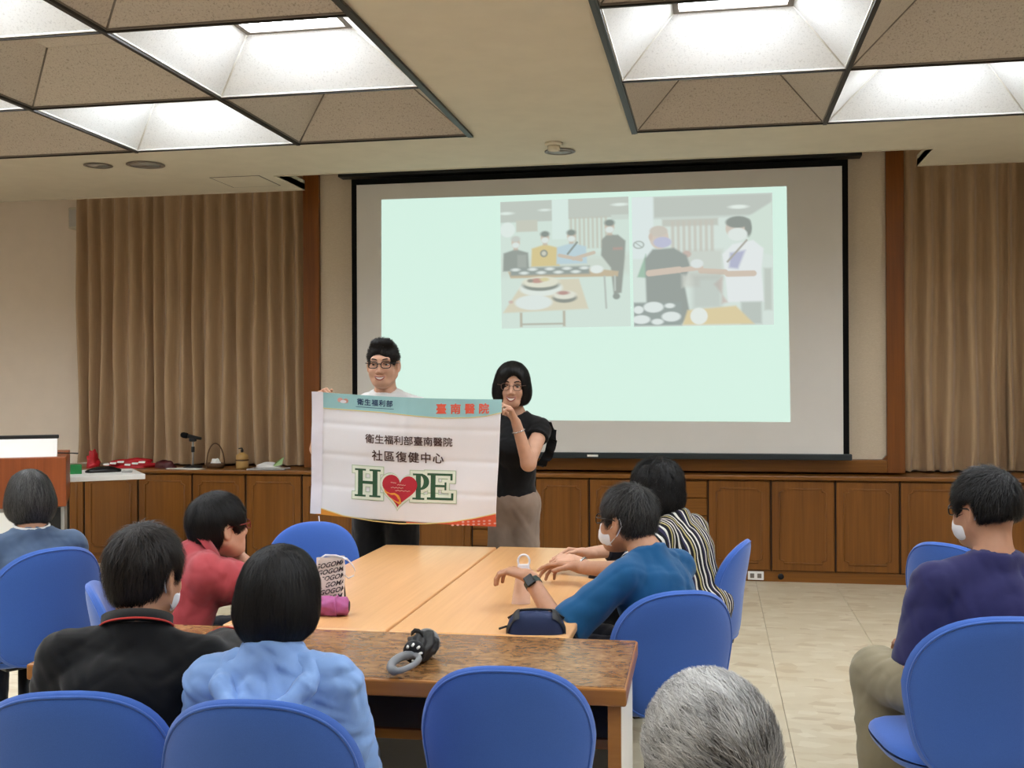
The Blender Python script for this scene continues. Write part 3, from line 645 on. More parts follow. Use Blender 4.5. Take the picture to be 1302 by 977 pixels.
p = at(206, 597, Z=CT); o = crumple('pouch', 'dark_red', (-4.83, 9.0, CT), .1, .05, .07, 21, 'dark wine pouch on the counter beside the tray', 'pouch', amp=.12)
p = at(225, 597, Z=CT)
for k, (dx, dy, r_, lb) in enumerate([(-.02, .12, .3, 'loose white paper under the microphone stand'), (.1, .05, -.2, 'grey-white leaflet at the microphone base')]):
    o = MB().box(-.12, .12, -.06, .06, 0, .002 + .002 * k).build('leaflet', 'paper', label=lb, cat='paper'); o.location = (p.x + dx, p.y + dy, CT); o.rotation_euler.z = r_
# microphone on a desk stand
p = at(240, 596, Z=CT); mk = thing('microphone', 'black microphone on a short desk stand on the counter', 'microphone', (p.x, 9.04, CT), 0)
MB().lathe([(.085, 0), (.085, .012), (.07, .02), (.02, .026)], n=24).build('base', 'black_plastic', mk)
MB().tube([(0, 0, .02), (0, 0, .245)], .009, 8).build('pole', 'grey_metal', mk); MB().tube([(0, 0, .14), (0, 0, .19)], .016, 8).build('clutch', 'black_plastic', mk)
MB().rbox(-.03, .03, -.02, .02, .235, .27, .008).build('clip', 'black_plastic', mk)
MB().tube([(.085, -.01, .262), (-.04, -.01, .285)], [.012, .019], 12).build('handle', 'black_plastic', mk)
MB().tube([(-.04, -.01, .285), (-.055, -.01, .288), (-.085, -.01, .293), (-.105, -.01, .297), (-.112, -.01, .298)], [.02, .026, .027, .02, .008], 12).build('grille', 'black_cloth', mk)
# basket
bs = thing('woven_basket', 'small brown basket with a tall arched handle on the counter', 'basket', (-4.36, 9.03, CT))
MB().lathe([(.075, 0), (.09, .045), (.085, .047), (.07, .006)], n=24, sy=.7).build('bowl', 'basket', bs)
MB().tube([(.085 * math.cos(a), 0, .03 + .19 * math.sin(a)) for a in [math.pi * k / 16 for k in range(17)]], .006, 6).build('handle', 'basket', bs)
ti = crumple('tissue', 'paper', (-4.36, 9.03, CT + .008), .055, .035, .075, 14, 'white tissue crumpled inside the basket', 'tissue', amp=.2)
# pump bottle
pb = thing('pump_bottle', 'honey-coloured pump bottle with black nozzle on the counter', 'bottle', (-4.12, 9.06, CT))
MB().lathe([(.05, 0), (.055, .01), (.055, .07), (.052, .075), (.056, .08), (.054, .115), (.03, .13), (.018, .14)], n=24).build('body', 'honey', pb); MB().lathe([(.057, .066), (.059, .072), (.057, .079)], n=24).build('band', 'basket', pb)
MB().lathe([(.012, .138), (.012, .165), (.006, .168), (.006, .18)], n=10).tube([(0, 0, .178), (-.03, -.01, .174)], .006, 6).build('nozzle', 'black_plastic', pb)
o = crumple('packet', 'paper', (-3.9, 9.13, CT), .12, .06, .05, 31, 'crinkled white packet with a green end on the counter', 'packet', amp=.18)
e = MB().add([(.05, -.05, .01), (.14, -.04, .03), (.155, -.02, .1), (.10, -.05, .065)], [(0, 1, 2, 3)]).build('green_end', 'pale_green', o)
o = MB().rbox(-.17, .17, -.09, .09, 0, .012, .003, 1).build('plastic_folder', 'clear_film', label='clear plastic folder lying flat on the counter', cat='folder'); o.location = (-3.82, 8.94, CT); o.rotation_euler.z = .1

# ================================================================== things on the desks
plain('pink_cloth', rgb(168, 86, 138), .6, var=.15, vscale=30); plain('navy_cloth', rgb(28, 42, 78), .75, bump=.3, bscale=500); plain('grey_rubber', rgb(120, 122, 126), .4); plain('umb_black', rgb(16, 16, 18), .55)
plain('tote_cloth', rgb(222, 210, 204), .85, bump=.2); plain('ink', rgb(52, 42, 48), .7); plain('strap_white', rgb(228, 228, 236), .6)
def text_mesh(txt, size, mat, fn, name, parent, bold=.0, shear=0, space=1.0, align='CENTER'):
    cu = bpy.data.curves.new('lettering', 'FONT'); cu.body = txt; cu.size = size; cu.align_x = align; cu.align_y = 'CENTER'; cu.offset = bold; cu.shear = shear; cu.space_character = space; cu.resolution_u = 3
    o = bpy.data.objects.new('lettering', cu); COL.objects.link(o)
    me = bpy.data.meshes.new_from_object(o.evaluated_get(bpy.context.evaluated_depsgraph_get())) if False else None
    dg = bpy.context.evaluated_depsgraph_get(); me = bpy.data.meshes.new_from_object(o.evaluated_get(dg), depsgraph=dg)
    bpy.data.objects.remove(o); bpy.data.curves.remove(cu)
    for v in me.vertices: v.co = fn(v.co.x, v.co.y)
    me.materials.clear(); me.materials.append(MATS[mat])
    return link(name, me, parent)
# tote bag
p = at(421, 776, Z=DZ); tb = thing('tote_bag', 'small white lettered tote bag standing on the desk behind a pink pouch', 'bag', (p.x, p.y, DZ), R(17))
def totef(u, v):
    a = u * 2 * math.pi; x = math.copysign(abs(math.cos(a)) ** .6, math.cos(a)) * .052; y = math.copysign(abs(math.sin(a)) ** .8, math.sin(a)) * .026
    return (x * (1 - .06 * v) + .004 * math.sin(v * 7 + u * 9), y * (1 - .25 * v) + .003 * math.sin(v * 9), v * .195 + .004 * math.sin(a * 2) * v)
MB().grid(totef, 32, 14).build('body', 'tote_cloth', tb)
MB().grid(lambda u, v: (math.cos(u * 6.283) * .044 * v, math.sin(u * 6.283) * .016 * v, .186), 20, 1).build('lining', 'black_cloth', tb)
def ribbon(pts, w_, name, mat, parent):
    m = MB(); V = []
    for q_ in pts: V += [(q_[0], q_[1], q_[2] - w_ / 2), (q_[0], q_[1], q_[2] + w_ / 2), (q_[0], q_[1] + .002, q_[2] + w_ / 2), (q_[0], q_[1] + .002, q_[2] - w_ / 2)]
    n = len(pts); Fs = [(4 * i + k, 4 * i + 4 + k, 4 * i + 4 + (k + 1) % 4, 4 * i + (k + 1) % 4) for i in range(n - 1) for k in range(4)] + [(0, 1, 2, 3), (4 * n - 1, 4 * n - 2, 4 * n - 3, 4 * n - 4)]
    return m.add(V, Fs, True).build(name, mat, parent)
ribbon([(-.05, -.012, .06), (-.052, -.014, .13), (-.045, -.014, .19), (-.02, -.012, .205), (.02, -.012, .203), (.06, -.014, .19), (.082, -.016, .165), (.09, -.016, .145)], .008, 'strap', 'strap_white', tb)
ribbon([(.044, -.022, .12), (.046, -.018, .195), (.07, -.01, .18), (.088, -.01, .15), (.085, -.012, .128), (.065, -.012, .118), (.05, -.014, .13)], .006, 'strap', 'strap_white', tb)
for k in range(7):
    txt = ['GOGOMA', 'GOGOMA', 'GOGOM', 'GOGOMA', 'GOGOM', 'GOGOM', 'GOGO'][k]; zc = .172 - k * .0245; xo = [-.002, .006, .004, -.004, .006, -.008, .004][k]
    def ft(x, y, zc=zc, xo=xo):
        X = max(-.046, min(.046, x + xo)); return (X, -.0255 * (1 - .25 * (zc / .195)) * max(.2, 1 - (abs(X) / .052) ** 2.8) ** .5 - .0035, zc + y + X * .18)
    text_mesh(txt, .0245, 'ink', ft, 'lettering', tb, .0006, .3)
# pink pouch
p = at(418, 783, Z=DZ); pk = thing('folded_umbrella', 'pink folded umbrella rolled up on the desk before the tote bag', 'umbrella', (p.x, p.y, DZ + .034), R(8))
def pinkf(u, v):
    a = u * 2 * math.pi; x = -.16 + v * .235; r = .014 + .02 * min(1, v / .55) if v < .985 else .018
    r *= 1 + .09 * math.sin(a * 4 + v * 14) + .05 * math.sin(a * 7 - v * 20)
    return (x, math.cos(a) * r, max(-.034, math.sin(a) * r - .034 * (1 - min(1, v / .55)) * .45))
MB().grid(pinkf, 28, 26).build('canopy', 'pink_cloth', pk); MB().add([(.0752, math.cos(a) * .019, math.sin(a) * .019) for a in [k * .4488 for k in range(14)]], [tuple(range(14))]).build('end_cap', 'ink', pk)
MB().tube([(.03, math.cos(a) * .0365, math.sin(a) * .0365) for a in [k * .3927 for k in range(16)]], .004, 5, closed=True).build('tie', 'pink_cloth', pk)
# black umbrella on the burl table
A = at(503, 856, Z=DZ + .02); B = at(543, 803, Z=DZ + .075); dv = B - A; L_ = dv.length; um = thing('folding_umbrella', 'black folding umbrella with grey loop handle on the burl table', 'umbrella', (A.x, A.y, DZ), math.atan2(dv.y, dv.x))
def loopp(k, n=28):
    a = 2 * math.pi * k / n; x = .085 + .075 * math.cos(a); y = .034 * math.sin(a) * (1 + .15 * math.cos(a)); return (x, y + .004, .022 + .01 * (x / .16))
MB().tube([loopp(k) for k in range(28)], [.013 if math.sin(2 * math.pi * k / 28) > -.2 else .009 for k in range(28)], 10, closed=True).build('loop_handle', 'grey_rubber', um)
def canf(u, v):
    a = u * 2 * math.pi; x = .165 + v * (L_ - .175 + .0); r = (.03 + .012 * math.sin(min(1, v * 1.2) * 2.2)) * (1 + .12 * math.sin(a * 6 + v * 9) + .06 * math.sin(a * 11 + 3 * v))
    if v > .97: r *= .8
    return (x, math.cos(a) * r, .042 + max(-.0415, math.sin(a) * r))
MB().grid(canf, 36, 24).build('canopy', 'umb_black', um)
cobj = MB().lathe([(.001, 0), (.033, .001), (.036, .01), (.03, .012)], n=20).build('collar', 'umb_black', um); cobj.rotation_euler.y = math.pi / 2; cobj.location = (.155, 0, .04)
for k in range(8):
    a = k * math.pi / 4; MB().tube([(.146, math.cos(a) * .022, .04 + math.sin(a) * .022), (.172, math.cos(a) * .03, .04 + math.sin(a) * .03)], .004, 6).build('rib_tip', 'white_metal', um)
m = MB().lathe([(.03, 0), (.041, .002), (.042, .012), (.036, .022), (.012, .026)], n=24).build('tip_cap', 'grey_rubber', um); m.rotation_euler.y = math.pi / 2; m.location = (L_ - .015, 0, .042)
ribbon([(L_ - .10, -.02, .085), (L_ - .08, .0, .092), (L_ - .06, .02, .088), (L_ - .05, .035, .075)], .014, 'tie_strap', 'umb_black', um)
# navy pouch
p = at(684, 800, Z=DZ); npo = thing('zip_pouch', 'navy zip pouch with black ends on the desk beside the man in teal', 'pouch', (p.x, 3.615, DZ), R(9))
def pouf(u, v):
    a = u * 2 * math.pi; b = (v - .0) * math.pi / 2
    x = math.copysign(abs(math.cos(a)) ** .45, math.cos(a)) * .098; y = math.copysign(abs(math.sin(a)) ** .6, math.sin(a)) * .055
    s_ = math.cos(b) ** .38 if v < 1 else 0
    return (x * (s_ * .9 + .1 * (1 - v)), y * s_, .068 * math.sin(b) ** .8 * (1 + .06 * math.sin(x * 60)))
MB().grid(pouf, 40, 14).build('body', 'navy_cloth', npo)
for s, nm in ((-1, 'end_panel'), (1, 'end_panel')):
    MB().grid(lambda u, v: (s * (.055 + .045 * v + .0) * 1.0, (u - .5) * .112 * (1 - .3 * v), .071 - .06 * v ** 2 + .003 - .02 * (abs(u - .5) * 2) ** 3), 8, 6).build(nm, 'umb_black', npo)
MB().tube([(-.095, 0, .045), (-.05, .004, .072), (0, .004, .075), (.05, .004, .072), (.095, 0, .045)], .004, 6).build('zip', 'umb_black', npo); MB().tube([(-.097, -.01, .02), (-.125, -.015, .012)], .004, 5).build('zip_pull', 'umb_black', npo)
# translucent drink bag with a loop
p = at(662, 772, Z=DZ); t = NT('milky_film').set(.2, .5, color=rgb(244, 216, 204)); t.b.inputs['Alpha'].default_value = .6
bb = thing('drink_pouch', 'upright translucent pinkish pouch with a white loop on the desk', 'pouch', (p.x - .01, p.y + .06, DZ), R(10))
def filmf(u, v):
    a = u * 2 * math.pi; return (math.cos(a) * (.036 - .010 * v) + .012 * v, math.sin(a) * (.02 - .012 * v), v * .135)
MB().grid(filmf, 24, 10).build('body', 'milky_film', bb); MB().lathe([(.03, .001), (.02, .003)], n=16, sy=.55).build('bottom', 'milky_film', bb)
MB().tube([(.012 + .022 * math.cos(a) , 0, .162 + .024 * math.sin(a)) for a in [math.pi * (-.3 + 1.6 * k / 14) for k in range(15)]], .0045, 6).build('loop', 'strap_white', bb)
MB().rbox(-.012, .034, -.006, .006, .13, .15, .003).build('clip', 'strap_white', bb)
# ================================================================== bodies from blended volumes
def v3(p): return np.array(p, np.float32)
class Prim:
    pass
def cap(a, b, ra, rb=None, k=.03, op='u', flat=False, flat0=False, sq=None):
    """tapered limb from a to b; sq = (axis, factor) thins it along an axis; flat cuts the end square"""
    p = Prim(); p.op, p.k = op, k; a = v3(a); b = v3(b); rb = ra if rb is None else rb; ba = b - a; L2 = float(ba @ ba) + 1e-9; L = math.sqrt(L2)
    m = max(ra, rb); p.lo = np.minimum(a, b) - m; p.hi = np.maximum(a, b) + m
    if sq is not None: ax = v3(sq[0]); ax = ax / np.linalg.norm(ax); sf = 1 / sq[1] - 1
    def f(X, Y, Z):
        x, y, z = X - a[0], Y - a[1], Z - a[2]
        t = (x * ba[0] + y * ba[1] + z * ba[2]) / L2; h = np.clip(t, 0, 1)
        qx, qy, qz = x - h * ba[0], y - h * ba[1], z - h * ba[2]
        q2 = qx * qx + qy * qy + qz * qz
        if sq is not None:
            e = qx * ax[0] + qy * ax[1] + qz * ax[2]; q2 = q2 + e * e * (sf * sf + 2 * sf)
        d = np.sqrt(q2) - (ra + (rb - ra) * h)
        if sq is not None: d = d * np.float32(sq[1] ** .5)
        if flat: d = np.maximum(d, (t - 1) * L)
        if flat0: d = np.maximum(d, -t * L)
        return d
    p.f = f; return p
def ell(c, r, R=None, k=.03, op='u'):
    p = Prim(); p.op, p.k = op, k; c = v3(c); r = v3(r); M = np.eye(3, dtype=np.float32) if R is None else np.array(R, np.float32)
    ext = np.sqrt((M ** 2) @ (r ** 2)); p.lo = c - ext; p.hi = c + ext
    def f(X, Y, Z):
        x, y, z = X - c[0], Y - c[1], Z - c[2]
        q0 = M[0, 0] * x + M[1, 0] * y + M[2, 0] * z; q1 = M[0, 1] * x + M[1, 1] * y + M[2, 1] * z; q2 = M[0, 2] * x + M[1, 2] * y + M[2, 2] * z
        a = np.sqrt((q0 / r[0]) ** 2 + (q1 / r[1]) ** 2 + (q2 / r[2]) ** 2); b = np.sqrt((q0 / r[0] ** 2) ** 2 + (q1 / r[1] ** 2) ** 2 + (q2 / r[2] ** 2) ** 2) + 1e-6
        return a * (a - 1) / b
    p.f = f; return p
def half(pt, n, k=.005):
    """cut away everything on the side n points to"""
    p = Prim(); p.op, p.k, p.lo = 'c', k, None; pt = v3(pt); n = v3(n); n = n / np.linalg.norm(n)
    p.f = lambda X, Y, Z: (X - pt[0]) * n[0] + (Y - pt[1]) * n[1] + (Z - pt[2]) * n[2]
    return p
def wrinkle(seed, freq, n=5, stretch=(1, 1, 1)):
    r = np.random.RandomState(seed); D = r.normal(size=(n, 3)) * np.array(stretch); D /= np.linalg.norm(D, axis=1)[:, None]; E = r.normal(size=(n, 3)); E /= np.linalg.norm(E, axis=1)[:, None]; ph = r.uniform(0, 6.28, (n, 2)); fr = freq * 2.7 * r.uniform(.6, 1.5, n)
    def f(X, Y, Z):
        s = 0
        for i in range(n):
            w_ = np.sin((X * E[i, 0] + Y * E[i, 1] + Z * E[i, 2]) * fr[i] * .5 + ph[i, 1])
            s = s + (1 - 2 * np.abs(np.sin((X * D[i, 0] + Y * D[i, 1] + Z * D[i, 2]) * fr[i] * .5 + ph[i, 0] + 1.3 * w_))) * (.5 + .5 * w_)
        return s / n * 1.5
    return f
EDG = [((0, 0, 0), (1, 0, 0)), ((0, 1, 0), (1, 1, 0)), ((0, 0, 1), (1, 0, 1)), ((0, 1, 1), (1, 1, 1)), ((0, 0, 0), (0, 1, 0)), ((1, 0, 0), (1, 1, 0)), ((0, 0, 1), (0, 1, 1)), ((1, 0, 1), (1, 1, 1)), ((0, 0, 0), (0, 0, 1)), ((1, 0, 0), (1, 0, 1)), ((0, 1, 0), (0, 1, 1)), ((1, 1, 0), (1, 1, 1))]
def sdf_mesh(prims, vox, disp=None, amp=0):
    us = [p for p in prims if p.op == 'u']
    lo = np.min([p.lo for p in us], 0) - 4 * vox - .01; hi = np.max([p.hi for p in us], 0) + 4 * vox + .01
    n = np.ceil((hi - lo) / vox).astype(int) + 1; ax = [(lo[i] + vox * np.arange(n[i])).astype(np.float32) for i in range(3)]
    f = np.full(n, .3, np.float32)
    def displace():
        nz = np.nonzero(np.abs(f) < .03 + amp); f[nz] += np.float32(amp) * disp(ax[0][nz[0]], ax[1][nz[1]], ax[2][nz[2]]).astype(np.float32)
    done = disp is None; prims = us + [p for p in prims if p.op != 'u']
    for p in prims:
        if p.op != 'u' and not done: displace(); done = True
        if p.lo is None: i0, i1 = np.zeros(3, int), n
        else:
            mg = p.k + 2.5 * vox; i0 = np.clip(np.floor((p.lo - mg - lo) / vox).astype(int), 0, n); i1 = np.clip(np.ceil((p.hi + mg - lo) / vox).astype(int) + 1, 0, n)
            if np.any(i1 <= i0): continue
        sl = tuple(slice(i0[i], i1[i]) for i in range(3))
        d = p.f(ax[0][sl[0], None, None], ax[1][None, sl[1], None], ax[2][None, None, sl[2]]).astype(np.float32); a = f[sl]; k = np.float32(max(p.k, 1e-4))
        if p.op == 'u':
            h = np.maximum(k - np.abs(a - d), 0) / k; f[sl] = np.minimum(a, d) - h * h * k * .25
        else:
            if p.op == 's': d = -d
            h = np.maximum(k - np.abs(a - d), 0) / k; f[sl] = np.maximum(a, d) + h * h * k * .25
    if not done: displace()
    s = f < 0
    c8 = [s[i:n[0] - 1 + i, j:n[1] - 1 + j, k:n[2] - 1 + k] for i in (0, 1) for j in (0, 1) for k in (0, 1)]
    al = c8[0].copy(); an = c8[0].copy()
    for c in c8[1:]: al &= c; an |= c
    act = an & ~al; idx = np.argwhere(act); vid = np.full(act.shape, -1, np.int32); vid[act] = np.arange(len(idx))
    acc = np.zeros((len(idx), 3), np.float32); cnt = np.zeros(len(idx), np.float32); I, J, K = idx.T
    for a, b in EDG:
        fa = f[I + a[0], J + a[1], K + a[2]]; fb = f[I + b[0], J + b[1], K + b[2]]; cr = (fa < 0) != (fb < 0)
        t = np.where(cr, fa / np.where(cr, fa - fb, 1), 0)
        for q in range(3): acc[:, q] += np.where(cr, a[q] + t * (b[q] - a[q]), 0)
        cnt += cr
    V = lo + vox * (idx + acc / cnt[:, None])
    Q = []
    for d in range(3):
        e1, e2 = (d + 1) % 3, (d + 2) % 3
        A = [slice(0, -1) if q == d else slice(1, -1) for q in range(3)]; B = [slice(1, None) if q == d else slice(1, -1) for q in range(3)]
        sa, sb = s[tuple(A)], s[tuple(B)]; ch = np.argwhere(sa != sb)
        if not len(ch): continue
        ins = sa[tuple(ch.T)]; base = ch.copy(); base[:, e1] += 1; base[:, e2] += 1
        def cell(o1, o2):
            c = base.copy(); c[:, e1] -= o1; c[:, e2] -= o2; return vid[tuple(c.T)]
        q = np.stack([cell(1, 1), cell(0, 1), cell(0, 0), cell(1, 0)], 1); q[~ins] = q[~ins][:, ::-1]; Q.append(q)
    return V.astype(np.float32), np.concatenate(Q)
def join_np(parts):
    V = []; Q = []; o = 0
    for v, q in parts: V.append(v); Q.append(q + o); o += len(v)
    return np.concatenate(V), np.concatenate(Q)

class Frame:
    """a local frame: points and ellipsoid axes from head, torso or hand space into the person's space"""
    def __init__(s, M): s.M = M; s.R = np.array(M.to_3x3()); s.T = np.array(M.to_translation())
    def p(s, q): return tuple(s.R @ np.array(q) + s.T)
    def cap(s, a, b, ra, rb=None, sq=None, **k):
        if sq is not None: sq = (tuple(s.R @ np.array(sq[0])), sq[1])
        return cap(s.p(a), s.p(b), ra, rb, sq=sq, **k)
    def ell(s, c, r, R=None, **k): return ell(s.p(c), r, s.R if R is None else s.R @ np.array(R.to_3x3() if hasattr(R, 'to_3x3') else R), **k)
    def half(s, c, n, **k): return half(s.p(c), tuple(s.R @ np.array(n)), **k)

def head_prims(h, ears=True, fem=0.0, full=1.0):
    j = 1 - .08 * fem
    P = [h.ell((0, -.012, .03), (.076, .096, .086)), h.ell((0, .022, -.03), (.064 * j, .07, .086), k=.03), h.ell((0, .05, -.088), (.034 * j, .036, .026), k=.035)]
    for s in (-1, 1):
        P += [h.cap((s * .055 * j, -.005, -.05), (s * .02, .058, -.092), .021, .018, k=.03), h.ell((s * .036, .056, -.034), (.026, .028, .026), k=.025)]
    P += [h.cap((-.036, .074, .024), (.036, .074, .024), .014, k=.02), h.cap((0, .086, .005), (0, .102, -.033), .0072, .0112, k=.014)]
    for s in (-1, 1): P += [h.ell((s * .012, .094, -.039), (.009, .011, .008), k=.008), h.ell((s * .033, .104, .001), (.019, .017, .012), k=.012, op='s')]
    P += [h.cap((-.02, .083, -.061), (.02, .083, -.061), .0065, k=.01), h.cap((-.016, .082, -.073), (.016, .082, -.073), .007, k=.01)]
    if ears:
        for s in (-1, 1): P += [h.ell((s * .079, -.006, -.008), (.008, .02, .033), Matrix.Rotation(s * .35, 3, 'Z'), k=.01), h.ell((s * .086, .0, -.006), (.006, .011, .02), k=.006, op='s')]
    return P
def hand_mesh(wr, fdir, nrm, side, curl=.5, spread=.012, thumb=.3, sc=1.0, vox=.0028, fore=None):
    """palm with five unequal bent fingers; nrm = way the palm faces; side 1 = right hand"""
    f = Vector(fdir).normalized(); n = Vector(nrm); n = (n - f * n.dot(f)).normalized(); l = n.cross(f) * (-side); W = Vector(wr); P = []
    cl = curl if hasattr(curl, '__len__') else [curl] * 4
    if fore is not None: P.append(cap(Vector(fore), W, .030 * sc, .026 * sc, k=.01))
    P.append(cap(W - f * .02 * sc, W + f * .02 * sc, .024 * sc, .024 * sc, k=.01, sq=(n, .75)))
    kn = [(.086, .028), (.09, .009), (.086, -.010), (.078, -.027)]; ln = [(.043, .026, .021), (.047, .030, .022), (.043, .028, .021), (.034, .021, .018)]; rd = [.0088, .009, .0086, .0076]
    for i in range(4):
        K = W + f * kn[i][0] * sc + l * kn[i][1] * sc
        P.append(cap(W + f * .012 * sc + l * kn[i][1] * .55 * sc, K, .0135 * sc, .0105 * sc, k=.012))
        ang = 0; p = K; ff = (f + l * (1.5 - i) * spread * 6).normalized(); c = cl[i]
        for s_, (L, w_) in enumerate(zip(ln[i], (.9, 1.15, .75))):
            ang += c * w_; dd = ff * math.cos(ang) + n * math.sin(ang); q = p + dd * L * sc
            P.append(cap(p, q, rd[i] * sc * (1 - .07 * s_), rd[i] * sc * (.93 - .07 * s_), k=.0035)); p = q
    B = W + f * .022 * sc + l * .02 * sc; d1 = (f * .62 + l * .72 + n * .35).normalized(); d2 = (d1 * (1 - thumb) + (f * .8 + n * .4) * thumb).normalized(); d3 = (d2 * (1 - thumb * .6) + (f * .7 + n * .5 - l * .2) * thumb * .6).normalized()
    q1 = B + d1 * .042 * sc; q2 = q1 + d2 * .032 * sc; q3 = q2 + d3 * .024 * sc
    P += [cap(B, q1, .0155 * sc, .0115 * sc, k=.014), cap(q1, q2, .0108 * sc, .0098 * sc, k=.004), cap(q2, q3, .0098 * sc, .0078 * sc, k=.004)]
    return sdf_mesh(P, vox)
def hair_prims(h, style, o):
    t = o.get('t', .014); P = []
    if style == 'short':
        P = [h.ell((0, -.012, .034 + o.get('up', 0)), (.077 + t * .65, .098 + t * .9, .088 + t)), h.ell((0, -.05, -.022), (.05 + t * .5, .048 + t * .5, .062), k=.03)]
        if o.get('quiff'): P.append(h.ell((-.005, .045, .108), (.06, .042, .024), k=.03))
        P += [h.ell((o.get('fx', 0), .14, o.get('fz', -.04)), (.1, o.get('fd', .092), .118), Matrix.Rotation(o.get('frot', 0), 3, 'Y'), op='s', k=.012), h.half((0, -.05, o.get('nape', -.075)), (0, -.25, -1), k=.012)]
        for s in (-1, 1): P += [h.ell((s * .1, .004, -.022), (.05, .036, .05), op='s', k=.012), h.ell((s * .085, .03, -.085), (.055, .062, .07), op='s', k=.012)]
    elif style == 'bob':
        L = o.get('len', .11); wd = o.get('wide', .098)
        P = [h.ell((0, -.01, .03), (.077 + t, .098 + t, .088 + t)), h.ell((0, -.02, -.035), (wd, .095 + t * .3, .085), k=.05), h.ell((0, -.022, -L + .05), (wd * .97, .085, .07), k=.05),
             h.ell((o.get('fx', 0), .14, o.get('fz', -.07)), (o.get('fw', .062), .118, o.get('fh', .125)), op='s', k=.014), h.half((0, 0, -L), (0, o.get('tilt', .25), -1), k=.015)]
        if o.get('fringe'): P.append(h.ell((.028, .07, .076), (.045, .024, .022), Matrix.Rotation(.5, 3, 'Y'), k=.02))
    elif style == 'perm':
        P = [h.ell((0, -.012, .034), (.077 + t, .1 + t, .088 + t)), h.ell((0, -.05, -.045), (.095, .085, .08), k=.04), h.ell((0, .14, -.06), (.075, .1, .12), op='s', k=.012), h.half((0, 0, -o.get('len', .11)), (0, .1, -1), k=.02)]
    return P
def strands(V, Q, h, n, length, width, flow, lift=.004, seed=1, tone=(0, 1), curl=0, tonefn=None):
    bv = BVHTree.FromPolygons([tuple(v) for v in V], [tuple(map(int, q)) for q in Q]); r = np.random.RandomState(seed)
    A, B, C = V[Q[:, 0]], V[Q[:, 1]], V[Q[:, 2]]; ar = np.linalg.norm(np.cross(B - A, C - A), axis=1); pick = r.choice(len(Q), n, p=ar / ar.sum())
    Mi = h.M.inverted(); R3 = h.M.to_3x3(); vs_ = []; fs = []; tn = []
    for i, fi in enumerate(pick):
        u, w_ = r.rand(2); p = Vector(A[fi] * (1 - u) + (B[fi] * (1 - w_) + C[fi] * w_) * u); L = length * r.uniform(.6, 1.2); S = 5; to = r.uniform(*tone) if tonefn is None else tonefn(Mi @ p, r); lf = lift * r.uniform(.2, 1.4); wob = r.normal(size=3) * .34; base = len(vs_)
        for s in range(S):
            hit = bv.find_nearest(p)
            if hit[0] is None: break
            nm = hit[1]; lp = Mi @ hit[0]; d = R3 @ flow(lp) + Vector(wob) * (.5 + curl * math.sin(s * 2.2 + i)); d = d - nm * d.dot(nm)
            if d.length < 1e-5: break
            d.normalize(); sd = d.cross(nm); x = s / (S - 1); ww = width * (1 - .75 * x) * (.6 if s == 0 else 1); c = hit[0] + nm * (.0008 + lf * x)
            vs_ += [c - sd * ww, c + sd * ww]; tn += [to, to]; p = hit[0] + d * (L / (S - 1))
        m = (len(vs_) - base) // 2
        for s in range(m - 1): a = base + 2 * s; fs.append((a, a + 1, a + 3, a + 2))
    me = mesh_np('hair_strands', np.array([v[:] for v in vs_]), np.array(fs), True)
    ca = me.color_attributes.new('tone', 'FLOAT_COLOR', 'POINT'); t4 = np.repeat(np.array(tn, np.float32)[:, None], 4, 1); t4[:, 3] = 1; ca.data.foreach_set('color', t4.ravel()); return me
def hair_mat(name, c0, c1, rough=.5, spec=.28):
    t = NT(name).set(rough, spec); a = t.n('ShaderNodeVertexColor'); a.layer_name = 'tone'; t.l(t.ramp(a.outputs[0], [(0, c0), (1, c1)]), t.b.inputs['Base Color'])
    t2 = NT(name + '_base').set(.6, .25); v = t2.coord((140, 140, 30)); f = t2.noise(v, 1, 3); t2.l(t2.ramp(f, [(.3, c0), (.75, tuple(.6 * a_ + .4 * b_ for a_, b_ in zip(c0, c1)))]), t2.b.inputs['Base Color']); t2.bump(f, .6, .004)
hair_mat('hair_black', rgb(6, 5, 6), rgb(24, 22, 22)); hair_mat('hair_brown', rgb(12, 9, 8), rgb(44, 36, 32)); hair_mat('hair_salt', rgb(10, 9, 10), rgb(84, 82, 80), .5); hair_mat('hair_grey', rgb(46, 42, 40), rgb(226, 225, 223), .55, .3)
hair_mat('hair_streak', rgb(18, 17, 17), rgb(110, 108, 106), .4)
def skin(name, c):
    t = NT(name).set(.5, .35); v = t.coord(); f = t.noise(v, 30, 3); c0 = tuple(x * .9 for x in c[:3]) + (1,); t.l(t.ramp(f, [(.3, c0), (.7, c)]), t.b.inputs['Base Color']); t.b.inputs['Subsurface Weight'].default_value = .08; t.b.inputs['Subsurface Radius'].default_value = (.01, .004, .002); t.b.inputs['Subsurface Scale'].default_value = .5
skin('skin_light', rgb(206, 160, 134)); skin('skin_tan', rgb(184, 136, 108))
def fabric(name, c, rough=.85, var=.08, bump=.25, sc=700):
    t = NT(name).set(rough, .2); v = t.coord(); f = t.noise(v, 7, 4); c0 = tuple(x * (1 - var) for x in c[:3]) + (1,); c1 = tuple(min(1, x * (1 + var)) for x in c[:3]) + (1,); t.l(t.ramp(f, [(.3, c0), (.7, c1)]), t.b.inputs['Base Color'])
    t.b.inputs['Sheen Weight'].default_value = .15; t.bump(t.noise(v, sc, 2), bump, .001)

def ik(S, Wt, l1, l2, pole):
    d = Wt - S; L = min(d.length, (l1 + l2) * .995); dn = d.normalized(); a = (l1 * l1 - l2 * l2 + L * L) / (2 * L); hgt = math.sqrt(max(0, l1 * l1 - a * a)); pl = Vector(pole); pl = (pl - dn * pl.dot(dn)).normalized()
    return S + dn * a + pl * hgt, S + dn * L

